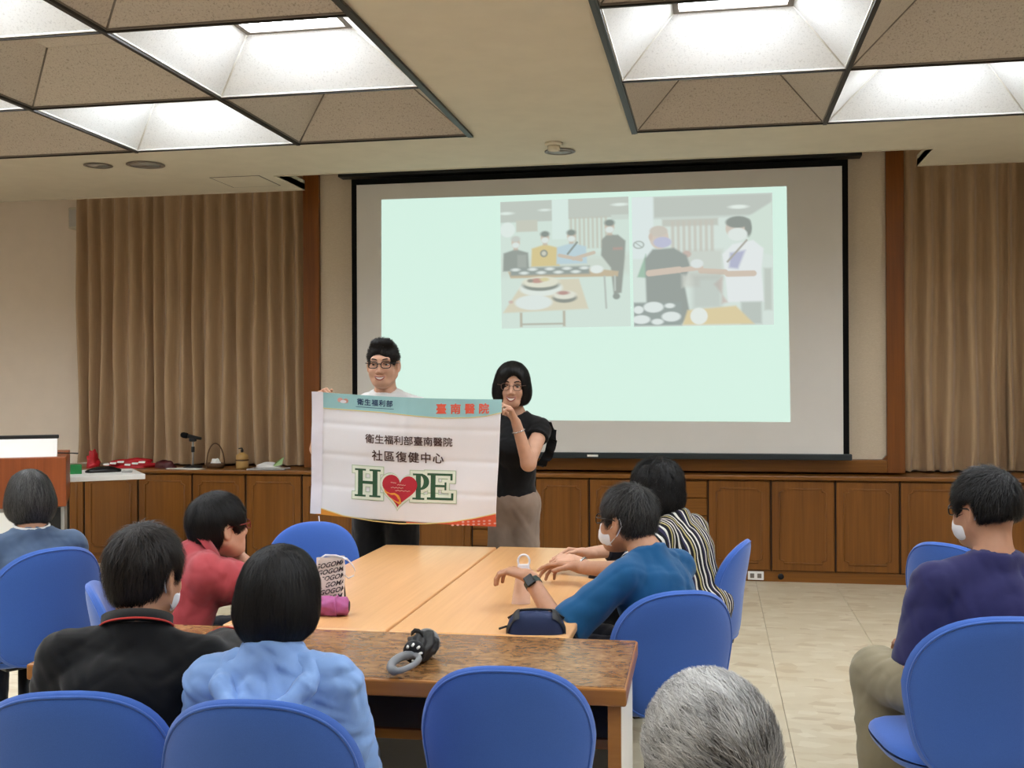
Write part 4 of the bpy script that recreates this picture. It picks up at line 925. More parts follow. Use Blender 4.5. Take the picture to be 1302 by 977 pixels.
REG = []
class Person:
    def __init__(s, label, head, rz, lean=.1, side=0, hyaw=0, hpitch=0, hroll=0, seat=.475, stand=False, sw=.175, bw=1.0, fem=0, skin='skin_tan', size=1.0, neck=(0, .03, .128), twist=0):
        s.t = thing('person', label, 'person'); s.skin = skin; s.fem = fem; s.sw = sw; s.bw = bw; s.seat = seat; s.stand = stand; s.size = size
        d = Vector((math.sin(side), math.sin(lean), math.cos(lean))).normalized(); s.d = d
        x = Vector((math.cos(twist), math.sin(twist), 0)); x = (x - d * x.dot(d)).normalized(); y = d.cross(x)
        hz = (seat + .09) if not stand else stand
        nk = x * neck[0] + y * neck[1] * .7 + Vector((0, neck[1] * .3, 0)) + d * neck[2] * .5 + Vector((0, 0, neck[2] * .5))
        s.ts = (head.z - hz - nk.z) / (d.z * .43); Pl = Vector((0, 0, hz)); s.P = Pl; N = Pl + d * .43 * s.ts; s.N = N; O = N + nk; s.O = O
        Rw = Matrix.Rotation(rz, 4, 'Z'); off = Rw @ Vector((O.x, O.y, 0)); s.t.location = (head.x - off.x, head.y - off.y, 0); s.t.rotation_euler.z = rz
        s.M = Matrix.Translation(s.t.location) @ Rw; s.Mi = s.M.inverted()
        TM = Matrix(((x.x, y.x, d.x, Pl.x), (x.y, y.y, d.y, Pl.y), (x.z, y.z, d.z, Pl.z), (0, 0, 0, 1))); s.T = Frame(TM)
        HM = Matrix.Translation(O) @ Matrix.Rotation(hyaw, 4, 'Z') @ Matrix.Rotation(hpitch, 4, 'X') @ Matrix.Rotation(hroll, 4, 'Y') @ Matrix.Scale(size, 4)
        s.HM = HM; s.H = Frame(HM); s.H.R = s.H.R / size
        _p = s.H.p; Rr = s.H.R.copy(); TT = s.H.T; s.H.p = lambda q: tuple(Rr @ (np.array(q) * size) + TT)
        s.S = {1: Vector(s.T.p((sw, -.012, .338 * s.ts))), -1: Vector(s.T.p((-sw, -.012, .338 * s.ts)))}
        REG.append(s); s.arms = {}; s.hands = []; s.legs = {}
    def loc(s, wpt): return s.Mi @ Vector(wpt)
    def arm(s, side, wrist, pole=(0, -.3, -1), world=True, hand=None, hdir=None, palm=(0, 0, -1), curl=.5, thumb=.3, l1=.285, l2=.25, spread=.012, hsc=1.0):
        W = s.loc(wrist) if world else Vector(wrist)
        E, W = ik(s.S[side], W, l1, l2, pole); s.arms[side] = (E, W)
        if hand is not False:
            hd = (s.Mi.to_3x3() @ Vector(hdir)) if hdir is not None else (W - E); pm = s.Mi.to_3x3() @ Vector(palm) if world else Vector(palm)
            s.hands.append((W, hd, pm, side, curl, thumb, E, spread, hsc))
    def rest_arms(s, sides=(1, -1)):
        for sd in sides: s.arm(sd, (sd * .12, .30 + s.d.y * .2, s.seat + .15), (sd * .3, -.7, -.5), world=False, palm=(0, 0, -1), curl=.35)
    def sit(s, kx=.1, ky=.44, feet=.0, spread=1.0):
        for sd in (1, -1):
            h = s.P + Vector((sd * .085, .0, -.01)); k = Vector((sd * kx * spread, ky, s.seat + .065)); a = Vector((sd * kx, ky + feet, .085)); s.legs[sd] = (h, k, a)
    def standing(s):
        for sd in (1, -1):
            h = s.P + Vector((sd * .085, 0, -.01)); s.legs[sd] = (s.P + Vector((sd * .078 * s.bw, 0, -.01)), Vector((sd * .09 * s.bw, .02, .5)), Vector((sd * .1 * s.bw, -.02, .085)))
    def torso(s, g, k=.03):
        T, ts, b = s.T, s.ts, s.bw; hw = s.sw
        ch = .148 * b; P = [T.ell((0, -.005, .01), (.16 * b + g, .118 * b + g, .12), k=k), T.ell((0, .005, .14 * ts), (.138 * b + g, .104 * b + g, .15 * ts), k=k), T.ell((0, -.002, .26 * ts), (ch + g, .105 * b + g, .145 * ts), k=k),
             T.cap((-hw + .03, -.012, .34 * ts), (hw - .03, -.012, .34 * ts), .042 + g, k=k)]
        for sd in (1, -1): P.append(T.cap((0, -.02, .405 * ts), (sd * (hw - .02), -.014, .348 * ts), .042 + g * .6, .036 + g * .8, k=k))
        if s.fem:
            P.append(T.ell((0, .07, .24 * ts), (.11, .055 + g, .07), k=.07))
        return P
    def body(s, vox=.007):
        P = s.torso(-.006)
        P.append(cap(s.T.p((0, -.02, .40 * s.ts)), s.H.p((0, -.022, -.03)), .058 * (1 - .1 * s.fem), .052 * (1 - .12 * s.fem), k=.035))
        for sd, (E, W) in s.arms.items(): P += [cap(s.S[sd], E, .045, .038, k=.02), cap(E, W, .040, .026, k=.02)]
        for sd, (h, k_, a) in s.legs.items(): P += [cap(h, k_, .076 * s.bw, .054 * s.bw, k=.03), cap(k_, a, .054, .038, k=.02), cap(a + Vector((0, -.03, -.04)), a + Vector((0, .15, -.048)), .036, .032, k=.02)]
        parts = [sdf_mesh(P, vox)]
        HP = head_prims(s.H, True, s.fem) + [cap(s.T.p((0, -.02, .42 * s.ts)), s.H.p((0, -.022, -.03)), .0575 * (1 - .1 * s.fem), .0515 * (1 - .12 * s.fem), k=.035)]
        hd = sdf_mesh(HP, .0042); s.hbv = BVHTree.FromPolygons([tuple(v) for v in hd[0]], [tuple(map(int, q)) for q in hd[1]]); parts.append(hd)
        for W, hd_, pm, sd, cu, th, E, sp, hs in s.hands: parts.append(hand_mesh(W, hd_, pm, sd, cu, sp, th, hs, fore=W + (E - W).normalized() * .05))
        V, Q = join_np(parts); o = link('body', mesh_np('body', V, Q), s.t, s.skin); return o
    def shirt(s, mat, sleeve='short', g=.012, neck=.064, amp=.006, freq=38, seed=1, vox=.0075, name='shirt', extra=None, sl=.62, hem=-.08, cuff=None, neckline=0, loose=1.0, flare=.01, nk0=0, crew=.24):
        P = s.torso(g)
        for sd, (E, W) in s.arms.items():
            S = s.S[sd]
            if sleeve == 'short': e = S + (E - S) * sl; P.append(cap(S, e, .047 + g, (.048 + g + flare) * loose, k=.03, flat=True))
            elif sleeve == 'cap': e = S + (E - S) * .25; P.append(cap(S, e, .047 + g, .047 + g, k=.03, flat=True))
            elif sleeve == 'elbow': e = E + (W - E) * sl; P += [cap(S, E, .047 + g, (.045 + g) * loose, k=.03), cap(E, e, (.05 + g) * loose, (.044 + g) * loose, k=.025, flat=True)]
            elif sleeve == 'long': e = E + (W - E) * .97; P += [cap(S, E, .047 + g, (.044 + g) * loose, k=.03), cap(E, e, (.047 + g) * loose, (.03 + g) * loose, k=.025, flat=True)]
        if extra: P += extra
        a = Vector(s.T.p((0, -.022, .40 * s.ts))); b = Vector(s.H.p((0, -.022, -.05)))
        if not neckline: P.append(cap(s.T.p((0, -.018, .33 * s.ts)), a + (b - a) * crew, neck + .012, neck + .006, k=.02, flat=True))
        P.append(cap(a + (b - a) * (.12 + nk0), b + (b - a) * .8, neck if neckline else neck - .013, op='s', k=.006, flat0=True))
        if neckline: P.append(s.T.ell((0, .07, .45 * s.ts), (.075, .075, neckline), op='s', k=.012))
        P.append(s.T.half((0, 0, hem), (0, 0, -1)))
        V, Q = sdf_mesh(P, vox, wrinkle(seed, freq), amp); return link(name, mesh_np(name, V, Q), s.t, mat)
    def pants(s, mat, shoe='shoe_black', g=.012, wide=0, vox=.009, name='trousers', seed=3):
        P = [s.T.ell((0, -.005, .0), (.165 * s.bw + g, .122 * s.bw + g, .13), k=.05)]
        for sd, (h, k_, a) in s.legs.items():
            P += [cap(h, k_, .08 * s.bw + g, .06 * s.bw + g + wide, k=.04), cap(k_, a + Vector((0, 0, .02)), .06 + g + wide, .05 + g + wide, k=.02, flat=True)]
        P.append(half(s.P + Vector((0, 0, .1)), (0, 0, 1)))
        V, Q = sdf_mesh(P, vox, wrinkle(seed, 34), .006); link(name, mesh_np(name, V, Q), s.t, mat)
        if shoe:
            for sd, (h, k_, a) in s.legs.items():
                q = [cap((a.x, a.y - .045, .045), (a.x, a.y + .17, .04), .044, .038, k=.02, sq=((1, 0, 0), .95)), cap((a.x, a.y - .03, .07), (a.x, a.y + .02, .07), .04, .04, k=.03), half((0, 0, .003), (0, 0, -1))]
                V, Q = sdf_mesh(q, .007); link('shoe', mesh_np('shoe', V, Q), s.t, shoe)
    def hair(s, style, mat, n=3500, length=.05, width=.0011, amp=.003, lift=.004, tone=(0, 1), seed=1, vox=.0052, crown=(0, -.045, .115), grav=.3, curl=0, back=False, tonefn=None, **o):
        pr = hair_prims(s.H, style, o); r = wrinkle(seed + 40, 170 if style != 'perm' else 110, 4, (1, 1, .35)); V, Q = sdf_mesh(pr, vox, r, amp)
        o_ = link('hair', mesh_np('hair', V, Q), s.t, mat + '_base'); cr = Vector(crown)
        def flow(p):
            if back: return Vector((p.x * 2, -1, .25 - max(0, -p.y) * 14))
            d = p - cr; d = d.normalized() if d.length > 1e-4 else Vector((0, 1, 0))
            return d * (1 - grav) + Vector((0, 0, -1)) * grav
        link('hair_strands', strands(V, Q, s.H, n, length, width, flow, lift, seed, tone, curl, tonefn), o_, mat, kind='stuff')
    def fy(s, x, z):
        """front of the face at head coordinates (x, z)"""
        o = Vector(s.H.p((x, .25, z))); d = (s.HM.to_3x3() @ Vector((0, -1, 0))).normalized(); hit = s.hbv.ray_cast(o, d)
        return (s.HM.inverted() @ hit[0]).y if hit[0] is not None else .09
    def hp(s, x, y, z): return Vector(s.H.p((x, y, z)))
    def mask(s, mat='mask_white'):
        h = s.H; P = [h.ell((0, .03, -.058), (.068, .078, .06)), h.cap((0, .098, -.03), (0, .096, -.07), .014, .02, k=.03)]
        P += [h.half((0, .012, -.05), (0, -1, -.1)), h.half((0, .09, -.016), (0, .3, 1)), h.half((0, .07, -.112), (0, -.4, -1))]
        V, Q = sdf_mesh(P, .004, wrinkle(5, 60), .0015); o = link('face_mask', mesh_np('face_mask', V, Q), s.t, mat)
        for sd in (1, -1):
            MB().tube([s.hp(sd * .062, .03, -.03), s.hp(sd * .074, .0, .0), s.hp(sd * .083, -.026, .016), s.hp(sd * .083, -.034, -.01), s.hp(sd * .076, -.012, -.045), s.hp(sd * .064, .03, -.085)], .0022, 5).build('ear_loop', mat, o)
    def glasses(s, mat='glasses_dark', r=.0024, w_=.024, h_=.017, y=.103):
        g = MB(); o = None
        for sd in (1, -1):
            fr_ = MB().tube([s.hp(sd * .033 + w_ * math.copysign(abs(math.cos(a)) ** .7, math.cos(a)), y - abs(sd * .033 + w_ * math.cos(a)) * .12, -.001 + h_ * math.copysign(abs(math.sin(a)) ** .7, math.sin(a))) for a in [2 * math.pi * k / 20 for k in range(20)]], r, 6, closed=True)
            if o is None: o = fr_.build('glasses', mat, s.t)
            else: fr_.build('lens_rim', mat, o)
            MB().tube([s.hp(sd * .056, y - .008, .006), s.hp(sd * .076, .07, .008), s.hp(sd * .081, 0, .008), s.hp(sd * .08, -.02, -.004)], r, 5).build('temple', mat, o)
        MB().tube([s.hp(-.01, y - .002, .002), s.hp(0, y + .001, .005), s.hp(.01, y - .002, .002)], r, 5).build('bridge', mat, o)
    def face(s, lip='lip', smile=1.0, brow='hair_black_base', bz=.026, eye_open=.38):
        for sd in (1, -1):
            e = MB(); c = s.hp(sd * .033, s.fy(sd * .033, .0) - .006, .0); rr_ = .0125
            e.lathe([(rr_ * math.sin(a), -rr_ * math.cos(a)) for a in [math.pi * k / 10 for k in range(1, 10)]], n=14); e.v = [tuple(c + Vector((x, y, z * eye_open))) for x, y, z in e.v]; eo = e.build('eye', 'eye_white', s.t)
            ir = MB(); ir.add([s.hp(sd * .033 + .0072 * math.cos(a), s.fy(sd * .033, 0) + .0066, .0072 * eye_open * 1.2 * math.sin(a)) for a in [k * .5236 for k in range(12)]], [tuple(range(11, -1, -1))]); ir.build('iris', 'eye_dark', eo)
            MB().tube([s.hp(sd * x, s.fy(sd * x, .004 + z) + .001, .004 + z) for x, z in ((.018, .001), (.026, .005), (.034, .006), (.042, .004), (.048, -.001))], .0019, 5).build('eyelid', brow, s.t)
            MB().tube([s.hp(sd * x, s.fy(sd * x, z + bz) + .0015, z + bz) for x, z in ((.014, -.003), (.024, .001), (.036, .003), (.05, -.003))], [.0028, .0036, .0034, .0018], 6).build('eyebrow', brow, s.t)
        w_ = .027
        pts = [(w_ * u, -.066 + .010 * smile * u * u) for u in np.linspace(-1, 1, 11)]
        up = [(x, z + .006 * (1 - (x / w_) ** 2) * .5) for x, z in pts]; dn = [(x, z - .010 * smile * (1 - (x / w_) ** 2)) for x, z in pts]
        V = [s.hp(x, s.fy(x, z) + .0018, z) for x, z in up] + [s.hp(x, s.fy(x, z) + .0018, z) for x, z in dn]
        m = MB().add(V, [(i, i + 1, 12 + i, 11 + i) for i in range(10)], True).build('teeth', 'teeth', s.t)
        MB().tube([s.hp(x, s.fy(x, z) + .0012, z + .0012) for x, z in up], [.001] + [.0026] * 9 + [.001], 6).build('upper_lip', lip, s.t)
        MB().tube([s.hp(x, s.fy(x, z) + .0012, z - .002) for x, z in dn], [.001] + [.0034] * 9 + [.001], 6).build('lower_lip', lip, s.t)
plain('mask_white', rgb(226, 226, 230), .8); plain('glasses_dark', rgb(28, 22, 22), .3); plain('glasses_metal', rgb(120, 96, 84), .3, metal=.6); plain('glasses_red', rgb(120, 30, 28), .35)
plain('eye_white', rgb(222, 216, 210), .3); plain('eye_dark', rgb(24, 16, 12), .2); plain('lip', rgb(168, 92, 84), .45); plain('teeth', rgb(228, 222, 214), .35); plain('shoe_black', rgb(18, 18, 19), .5); plain('shoe_beige', rgb(170, 148, 120), .6)
# ================================================================== people
def headc(px, py, d, size=1.0, extra=.014):
    """head centre from the pixel of the top of the hair"""
    return at(px, py, d=d) - Vector((0, 0, (.116 + extra) * size))
fabric('cloth_white', rgb(214, 214, 214)); fabric('cloth_black', rgb(16, 16, 18)); fabric('cloth_steel', rgb(78, 96, 122)); fabric('cloth_red', rgb(168, 68, 74)); fabric('cloth_paleblue', rgb(128, 162, 214), .6); fabric('cloth_teal', rgb(20, 78, 122)); fabric('cloth_navy', rgb(42, 42, 86)); fabric('cloth_darknavy', rgb(20, 22, 36)); fabric('cloth_taupe', rgb(140, 122, 108)); fabric('cloth_khaki', rgb(138, 128, 104)); fabric('cloth_grey', rgb(110, 110, 114)); fabric('cloth_olive', rgb(84, 84, 62)); plain('red_trim', rgb(190, 60, 50), .7); plain('silver', rgb(190, 190, 192), .25, metal=.9); plain('watch_strap', rgb(34, 48, 42), .6)
t = NT('cloth_stripe').set(.85, .2); v = t.coord((1, .25, .12)); wv = t.n('ShaderNodeTexWave', wave_type='BANDS', bands_direction='X', wave_profile='SAW'); wv.inputs['Scale'].default_value = 3.6; wv.inputs['Distortion'].default_value = 1.0; wv.inputs['Detail'].default_value = 2; wv.inputs['Detail Scale'].default_value = 1.2; t.l(v, wv.inputs['Vector'])
K, Wt_, Nv, Ye = rgb(22, 22, 28), rgb(206, 202, 196), rgb(54, 50, 76), rgb(170, 158, 110)
t.l(t.ramp(wv.outputs['Fac'], [(0, K), (.16, Wt_), (.27, K), (.42, Nv), (.52, Wt_), (.60, K), (.76, Ye), (.85, K), (.93, Wt_)], 'CONSTANT'), t.b.inputs['Base Color'])

# ---- man in the white T-shirt holding the banner
BL, BR = at(401, 498, d=5.66), at(640, 507, d=5.62)
man = Person('standing man with glasses in a white T-shirt and black trousers, holding a banner', headc(487, 432, 5.87, 1.02, .016), R(180), lean=.02, hyaw=R(6), hpitch=-.03, stand=1.0, sw=.198, bw=1.1, skin='skin_light', size=1.06)
man.standing()
wl = BL + Vector((-.03, .06, -.045)); wr_ = at(610, 527, d=5.74)
man.arm(1, wl + Vector((.02, .03, -.04)), (.4, .0, -1), hdir=(.1, -.5, .75), palm=(.8, -.5, 0), curl=.95, thumb=.7)
man.arm(-1, wr_ + Vector((0, .03, -.06)), (-.3, .1, -1), hdir=(-.05, -.2, 1), palm=(0, -1, 0), curl=.55, thumb=.5)
man.body(); man.shirt('cloth_white', 'short', g=.014, neck=.072, seed=4, crew=.1); man.pants('cloth_black', wide=.01)
man.hair('short', 'hair_black', 2600, .035, .0016, t=.012, quiff=True, lift=.007, fz=-.018, fd=.09, back=True, seed=2, fx=.02, frot=.25); man.face(smile=.8); man.glasses('glasses_dark', .0026)
# ---- woman in black
wom = Person('standing woman with glasses in a black top and taupe trousers, holding a banner corner', headc(651, 460, 5.95, .98, .018), R(176), lean=.0, hyaw=R(12), hpitch=-.06, hroll=-.05, stand=.92, sw=.15, bw=.8, fem=1, skin='skin_light', size=1.0)
wom.standing()
hw_ = at(656, 537, d=5.74)
wom.arm(-1, hw_, (-.15, .1, -1), hdir=(-.35, -.35, 1), palm=(-.9, -.5, .1), curl=[.75, .8, .85, .9], thumb=.6, l1=.26, l2=.235, hsc=.95)
wom.arm(1, at(600, 560, d=5.8), (.2, .4, -1), hdir=(0, 0, 1), palm=(0, -1, 0), curl=.4, l1=.26, l2=.235, hsc=.9)
wom.body(); wom.shirt('cloth_black', 'cap', g=.012, neck=.066, seed=7, neckline=.05, hem=-.03); wom.pants('cloth_taupe', wide=.022, vox=.008)
E_, W_ = wom.arms[-1]; S_w = wom.S[-1]
_pp = [S_w + Vector(q) + Vector((.026, .02, 0)) for q in ((.02, -.03, .055), (-.035, -.03, .045), (-.06, -.035, .0), (-.06, -.045, -.06), (-.045, -.05, -.12), (-.015, -.05, -.17), (.02, -.05, -.20))]
def rufp(u):
    x = u * (len(_pp) - 1); i = min(int(x), len(_pp) - 2); return _pp[i] * (1 - x + i) + _pp[i + 1] * (x - i)
for layer in range(2):
    MB().grid(lambda u, v: rufp(u) + Vector((-.045 * v - .008 * layer * v, .012 * math.sin(u * 30 + layer * 1.7) * v + .01 * layer + .004, -.012 * v + .008 * math.sin(u * 38 + layer) * v)), 60, 4).build('sleeve_ruffle', 'cloth_black', wom.t)
wom.hair('bob', 'hair_black', 3000, .1, .0016, t=.017, len=.105, wide=.095, fringe=True, fx=-.012, fw=.062, fh=.118, fz=-.04, tilt=.0, grav=.7, seed=3); wom.face(smile=1.1); wom.glasses('glasses_metal', .0016, .022, .018)
wd = (W_ - E_).normalized(); sx_ = wd.cross(Vector((0, 1, 0))).normalized(); sy_ = wd.cross(sx_)
MB().tube([W_ - wd * .05 + (sx_ * math.cos(a) + sy_ * math.sin(a)) * .034 for a in [k * math.pi / 10 for k in range(20)]], .0035, 5, closed=True).build('bracelet', 'silver', wom.t)

# ---- seated, steel blue
p = Person(size=1.04, label='seated woman with bobbed greying hair in a steel-blue shirt', head=headc(37, 594, 4.72, 1.04, .02), rz=R(44), lean=.16, hyaw=R(4), hpitch=-.1, sw=.165, fem=0, bw=1.05)
p.sit(); p.rest_arms(); p.body(); p.shirt('cloth_steel', 'long', seed=12, g=.016, neck=.07); p.pants('cloth_darknavy', 'shoe_beige')
p.hair('bob', 'hair_streak', 4200, .09, .0012, t=.013, len=.08, wide=.09, tilt=.45, grav=.6, seed=12, tone=(0, .55))
cN = p.T.p((0, -.022, .40 * p.ts + .042)); MB().tube([Vector(cN) + Vector((.069 * math.cos(a), .069 * math.sin(a), .010 * math.sin(a))) for a in [k * math.pi / 12 for k in range(24)]], .006, 6, closed=True).build('collar', 'cloth_white', p.t)
# ---- black polo
p = Person('seated man with a mask in a black polo shirt with red collar stripe', headc(185, 667, 2.82, 1, .016), R(14), lean=.20, side=.06, hyaw=R(-22), hpitch=-.04, hroll=.04, sw=.182, bw=1.15, skin='skin_tan')
p.sit(); p.arm(1, at(266, 806, Z=.79) + Vector((.04, .28, 0)), (.7, -.4, -.6), palm=(0, 0, -1), curl=.3); p.rest_arms((-1,)); p.body(); p.shirt('cloth_black', 'short', seed=21, g=.016, neck=.068, sl=.7, amp=.007, freq=30, crew=.34); p.pants('cloth_darknavy'); p.mask()
p.hair('short', 'hair_brown', 6500, .06, .0011, t=.014, nape=-.075, fz=-.05, fd=.088, lift=.011, grav=.4, seed=21)
nk0 = Vector(p.T.p((0, -.022, .40 * p.ts))); nk1 = Vector(p.H.p((0, -.022, -.05))); nd = (nk1 - nk0).normalized(); ax_ = nd.cross(Vector((0, 1, 0))).normalized(); ay_ = nd.cross(ax_)
def ring(c, r, rad, name, mat, P_, n=28): return MB().tube([c + (ax_ * math.cos(2 * math.pi * k / n) + ay_ * math.sin(2 * math.pi * k / n)) * r for k in range(n)], rad, 6, closed=True).build(name, mat, P_)
def collar(P_, c, mat, r0=.064, r1=.074, h=.03):
    return MB().grid(lambda u, v: c + (ax_ * math.cos(u * 6.2832) + ay_ * math.sin(u * 6.2832)) * (r0 if v < .5 else r1) * (1 if True else 1) + nd * (h * (1 - abs(v - .5) * 2)), 32, 2).build('collar', mat, P_)
cc = nk0 + nd * .024; collar(p.t, cc, 'cloth_black', .07, .088, .028); ring(cc + nd * .003, .0885, .0028, 'collar_stripe', 'red_trim', p.t)
E, W = p.arms[1]; S = p.S[1]; e = S + (E - S) * .7; dd = (E - S).normalized(); ax_ = dd.cross(Vector((0, 0, 1))).normalized(); ay_ = dd.cross(ax_); ring(e, .076, .003, 'cuff_stripe', 'red_trim', p.t)
# ---- red shirt
p = Person('seated person with dark glasses in a dusty red shirt, chin on hand', headc(279, 628, 4.36, 1.04, .016), R(-42), lean=.44, hyaw=R(2), size=1.04, hpitch=.12, sw=.168, bw=1.05, skin='skin_light', neck=(0, .05, .11))
p.sit(ky=.40); 
hp_ = Vector(p.H.p((-.02, .075, -.135)))
p.arm(-1, at(330, 790, Z=.79) + Vector((.25, .35, 0)), (-.6, 0, -.6), palm=(0, 0, -1), curl=.3)
p.arm(1, p.M @ hp_, (1, .6, -.6), hdir=(-.7, .3, .4), palm=(-.3, -.3, 1), curl=1.0, thumb=.6)
p.body(); p.shirt('cloth_red', 'elbow', seed=31, g=.028, neck=.07, amp=.010, freq=30, loose=1.12, sl=.15); p.pants('cloth_darknavy'); p.glasses('glasses_red', .0026, y=.108)
p.hair('short', 'hair_black', 5000, .07, .0013, t=.026, nape=-.1, fz=-.055, fd=.075, lift=.008, grav=.5, seed=31)
nk0 = Vector(p.T.p((0, -.022, .40 * p.ts))); nk1 = Vector(p.H.p((0, -.022, -.05))); nd = (nk1 - nk0).normalized(); ax_ = nd.cross(Vector((0, 1, 0))).normalized(); ay_ = nd.cross(ax_); collar(p.t, nk0 + nd * .03, 'cloth_red', .07, .088, .034)
# ---- pale blue hooded jacket
p = Person('seated woman with a black bob in a pale blue hooded jacket', headc(357, 690, 2.7, 1, .02), R(6), lean=.16, hyaw=R(-16), hpitch=-.06, sw=.158, bw=1.0, skin='skin_light')
p.sit(); p.rest_arms()
T = p.T; ts = p.ts
HP_ = [(-.115, -.01, .385), (-.105, -.085, .34), (-.06, -.13, .28), (-.01, -.145, .25), (.05, -.14, .285), (.1, -.09, .345), (.115, -.01, .385)]
HP_ = [(x, y, z * ts) for x, y, z in HP_]
hood = [T.cap(HP_[i], HP_[i + 1], [.034, .026, .018, .016, .017, .024][i], [.026, .018, .016, .017, .024, .034][i], k=.012) for i in range(6)] + [T.ell((0, -.118, .22 * ts), (.105, .034, .095), k=.03), T.cap((0, -.135, .24 * ts), (.01, -.125, .06 * ts), .045, .02, k=.03, sq=((0, 1, 0), .6)), T.ell((0, -.122, .36 * ts), (.07, .03, .075), op='s', k=.012), T.cap((-.085, -.03, .40 * ts), (.085, -.03, .40 * ts), .03, .03, k=.03)]
V, Q = sdf_mesh(hood, .0055, wrinkle(17, 46), .006); link('hood', mesh_np('hood', V, Q), p.t, 'cloth_paleblue')
p.body(); p.shirt('cloth_paleblue', 'long', seed=41, g=.016, neck=.066, amp=.009, freq=36, name='jacket', crew=.42, vox=.0065); p.pants('cloth_darknavy'); p.mask()
p.hair('bob', 'hair_black', 6000, .1, .0011, t=.014, len=.095, wide=.088, tilt=.25, grav=.7, seed=41, lift=.003)
# ---- teal T-shirt
p = Person('seated man with glasses, mask and watch in a teal T-shirt', headc(797, 616, 4.1, 1.05, .014), R(56), lean=.34, size=1.05, hyaw=R(4), hpitch=.04, sw=.172, bw=1.08, skin='skin_tan', neck=(0, .055, .12))
p.sit(ky=.42)
wl_ = at(672, 733, d=4.0); wr2 = at(722, 722, Z=.80)
p.arm(-1, wl_, (-.6, -.2, -1), hdir=(-.55, .25, .1), palm=(-.3, .2, -1), curl=.55, thumb=.3)
p.arm(1, wr2, (.8, -.2, -.6), hdir=(-.9, .15, .05), palm=(-.2, -.3, -1), curl=[.25, .4, .5, .6], thumb=.2)
p.body(.006); p.shirt('cloth_teal', 'short', seed=51, g=.014, neck=.07, amp=.007, freq=26, sl=.9, loose=1.06, flare=.008); p.pants('cloth_darknavy'); p.mask(); p.glasses('glasses_dark', .0026)
p.hair('short', 'hair_salt', 6000, .05, .0011, t=.016, nape=-.055, lift=.013, grav=.3, seed=51, tone=(0, .6))
E, W = p.arms[-1]; dd = (W - E).normalized(); ax_ = dd.cross(Vector((0, 0, 1))).normalized(); ay_ = dd.cross(ax_)
wt = MB().grid(lambda u, v: W - dd * (.035 - .024 * (v - .5)) + (ax_ * math.cos(u * 6.2832) + ay_ * math.sin(u * 6.2832)) * .032, 24, 1).build('watch', 'watch_strap', p.t)
fc = W - dd * .035; nv = (p.Mi.to_3x3() @ Vector((-.3, -.75, .55))); nv = (nv - dd * nv.dot(dd)).normalized(); sv = dd.cross(nv)
bx = MB().rbox(-.021, .021, -.018, .018, -.006, .006, .004); bx.v = [tuple(fc + nv * .036 + dd * x + sv * y + nv * z) for x, y, z in bx.v]; bx.build('watch_case', 'black_glossy', wt)
# ---- striped cardigan
p = Person('seated woman with wavy black hair in a striped cardigan', headc(834, 583, 4.95, 1.03, .026), R(66), lean=.30, size=1.03, hyaw=R(-22), hpitch=-.06, sw=.168, bw=1.12, skin='skin_light', neck=(0, .05, .12))
p.sit(ky=.42)
p.arm(-1, at(733, 714, Z=.80), (-.7, -.1, -.8), hdir=(-1, .1, .1), palm=(0, .5, -1), curl=.8, thumb=.5, hsc=.95)
p.arm(1, at(737, 706, Z=.81), (.8, -.2, -.7), hdir=(-1, .0, .1), palm=(-.2, -.5, -1), curl=.8, thumb=.5, hsc=.95)
p.body(); p.shirt('cloth_stripe', 'short', seed=61, g=.024, neck=.07, amp=.006, freq=26, sl=.75, name='cardigan', loose=1.12); 
V, Q = sdf_mesh([x for sd, (E, W) in p.arms.items() for x in (cap(p.S[sd] + (E - p.S[sd]) * .5, E, .058, .056, k=.02), cap(E, E + (W - E) * .62, .056, .046, k=.02, flat=True))], .007, wrinkle(3, 40), .004); link('undersleeve', mesh_np('undersleeve', V, Q), p.t, 'cloth_darknavy')
p.pants('cloth_darknavy'); p.hair('perm', 'hair_black', 5500, .07, .0013, t=.03, len=.115, lift=.010, grav=.6, curl=1.6, seed=61, amp=.006)
E, W = p.arms[-1]; dd = (W - E).normalized(); ax_ = dd.cross(Vector((0, 0, 1))).normalized(); ay_ = dd.cross(ax_); ring(W - dd * .03, .031, .005, 'wristwatch', 'silver', p.t)
# ---- navy shirt
p = Person('seated man with glasses and mask in a navy T-shirt and khaki trousers', headc(1252, 598, 3.36, .95, .014), R(14), lean=.08, hyaw=R(24), hpitch=-.06, sw=.195, bw=1.12, skin='skin_tan', seat=.52, size=.95)
p.sit(kx=.2, ky=.42, feet=-.06); p.arm(-1, p.M @ Vector((-.16, .27, .70)), (-.3, -.8, -.6), palm=(0, 0, -1)); p.arm(1, p.M @ Vector((.16, .27, .70)), (.3, -.8, -.6), palm=(0, 0, -1))
p.body(); p.shirt('cloth_navy', 'short', seed=71, g=.018, neck=.066, amp=.007, freq=30, sl=.85, loose=1.1); p.pants('cloth_khaki', wide=.012, seed=9); p.mask(); p.glasses('glasses_dark', .0026)
p.hair('short', 'hair_black', 5500, .04, .0012, t=.014, nape=-.035, lift=.011, grav=.3, seed=71, crown=(.02, -.07, .1))
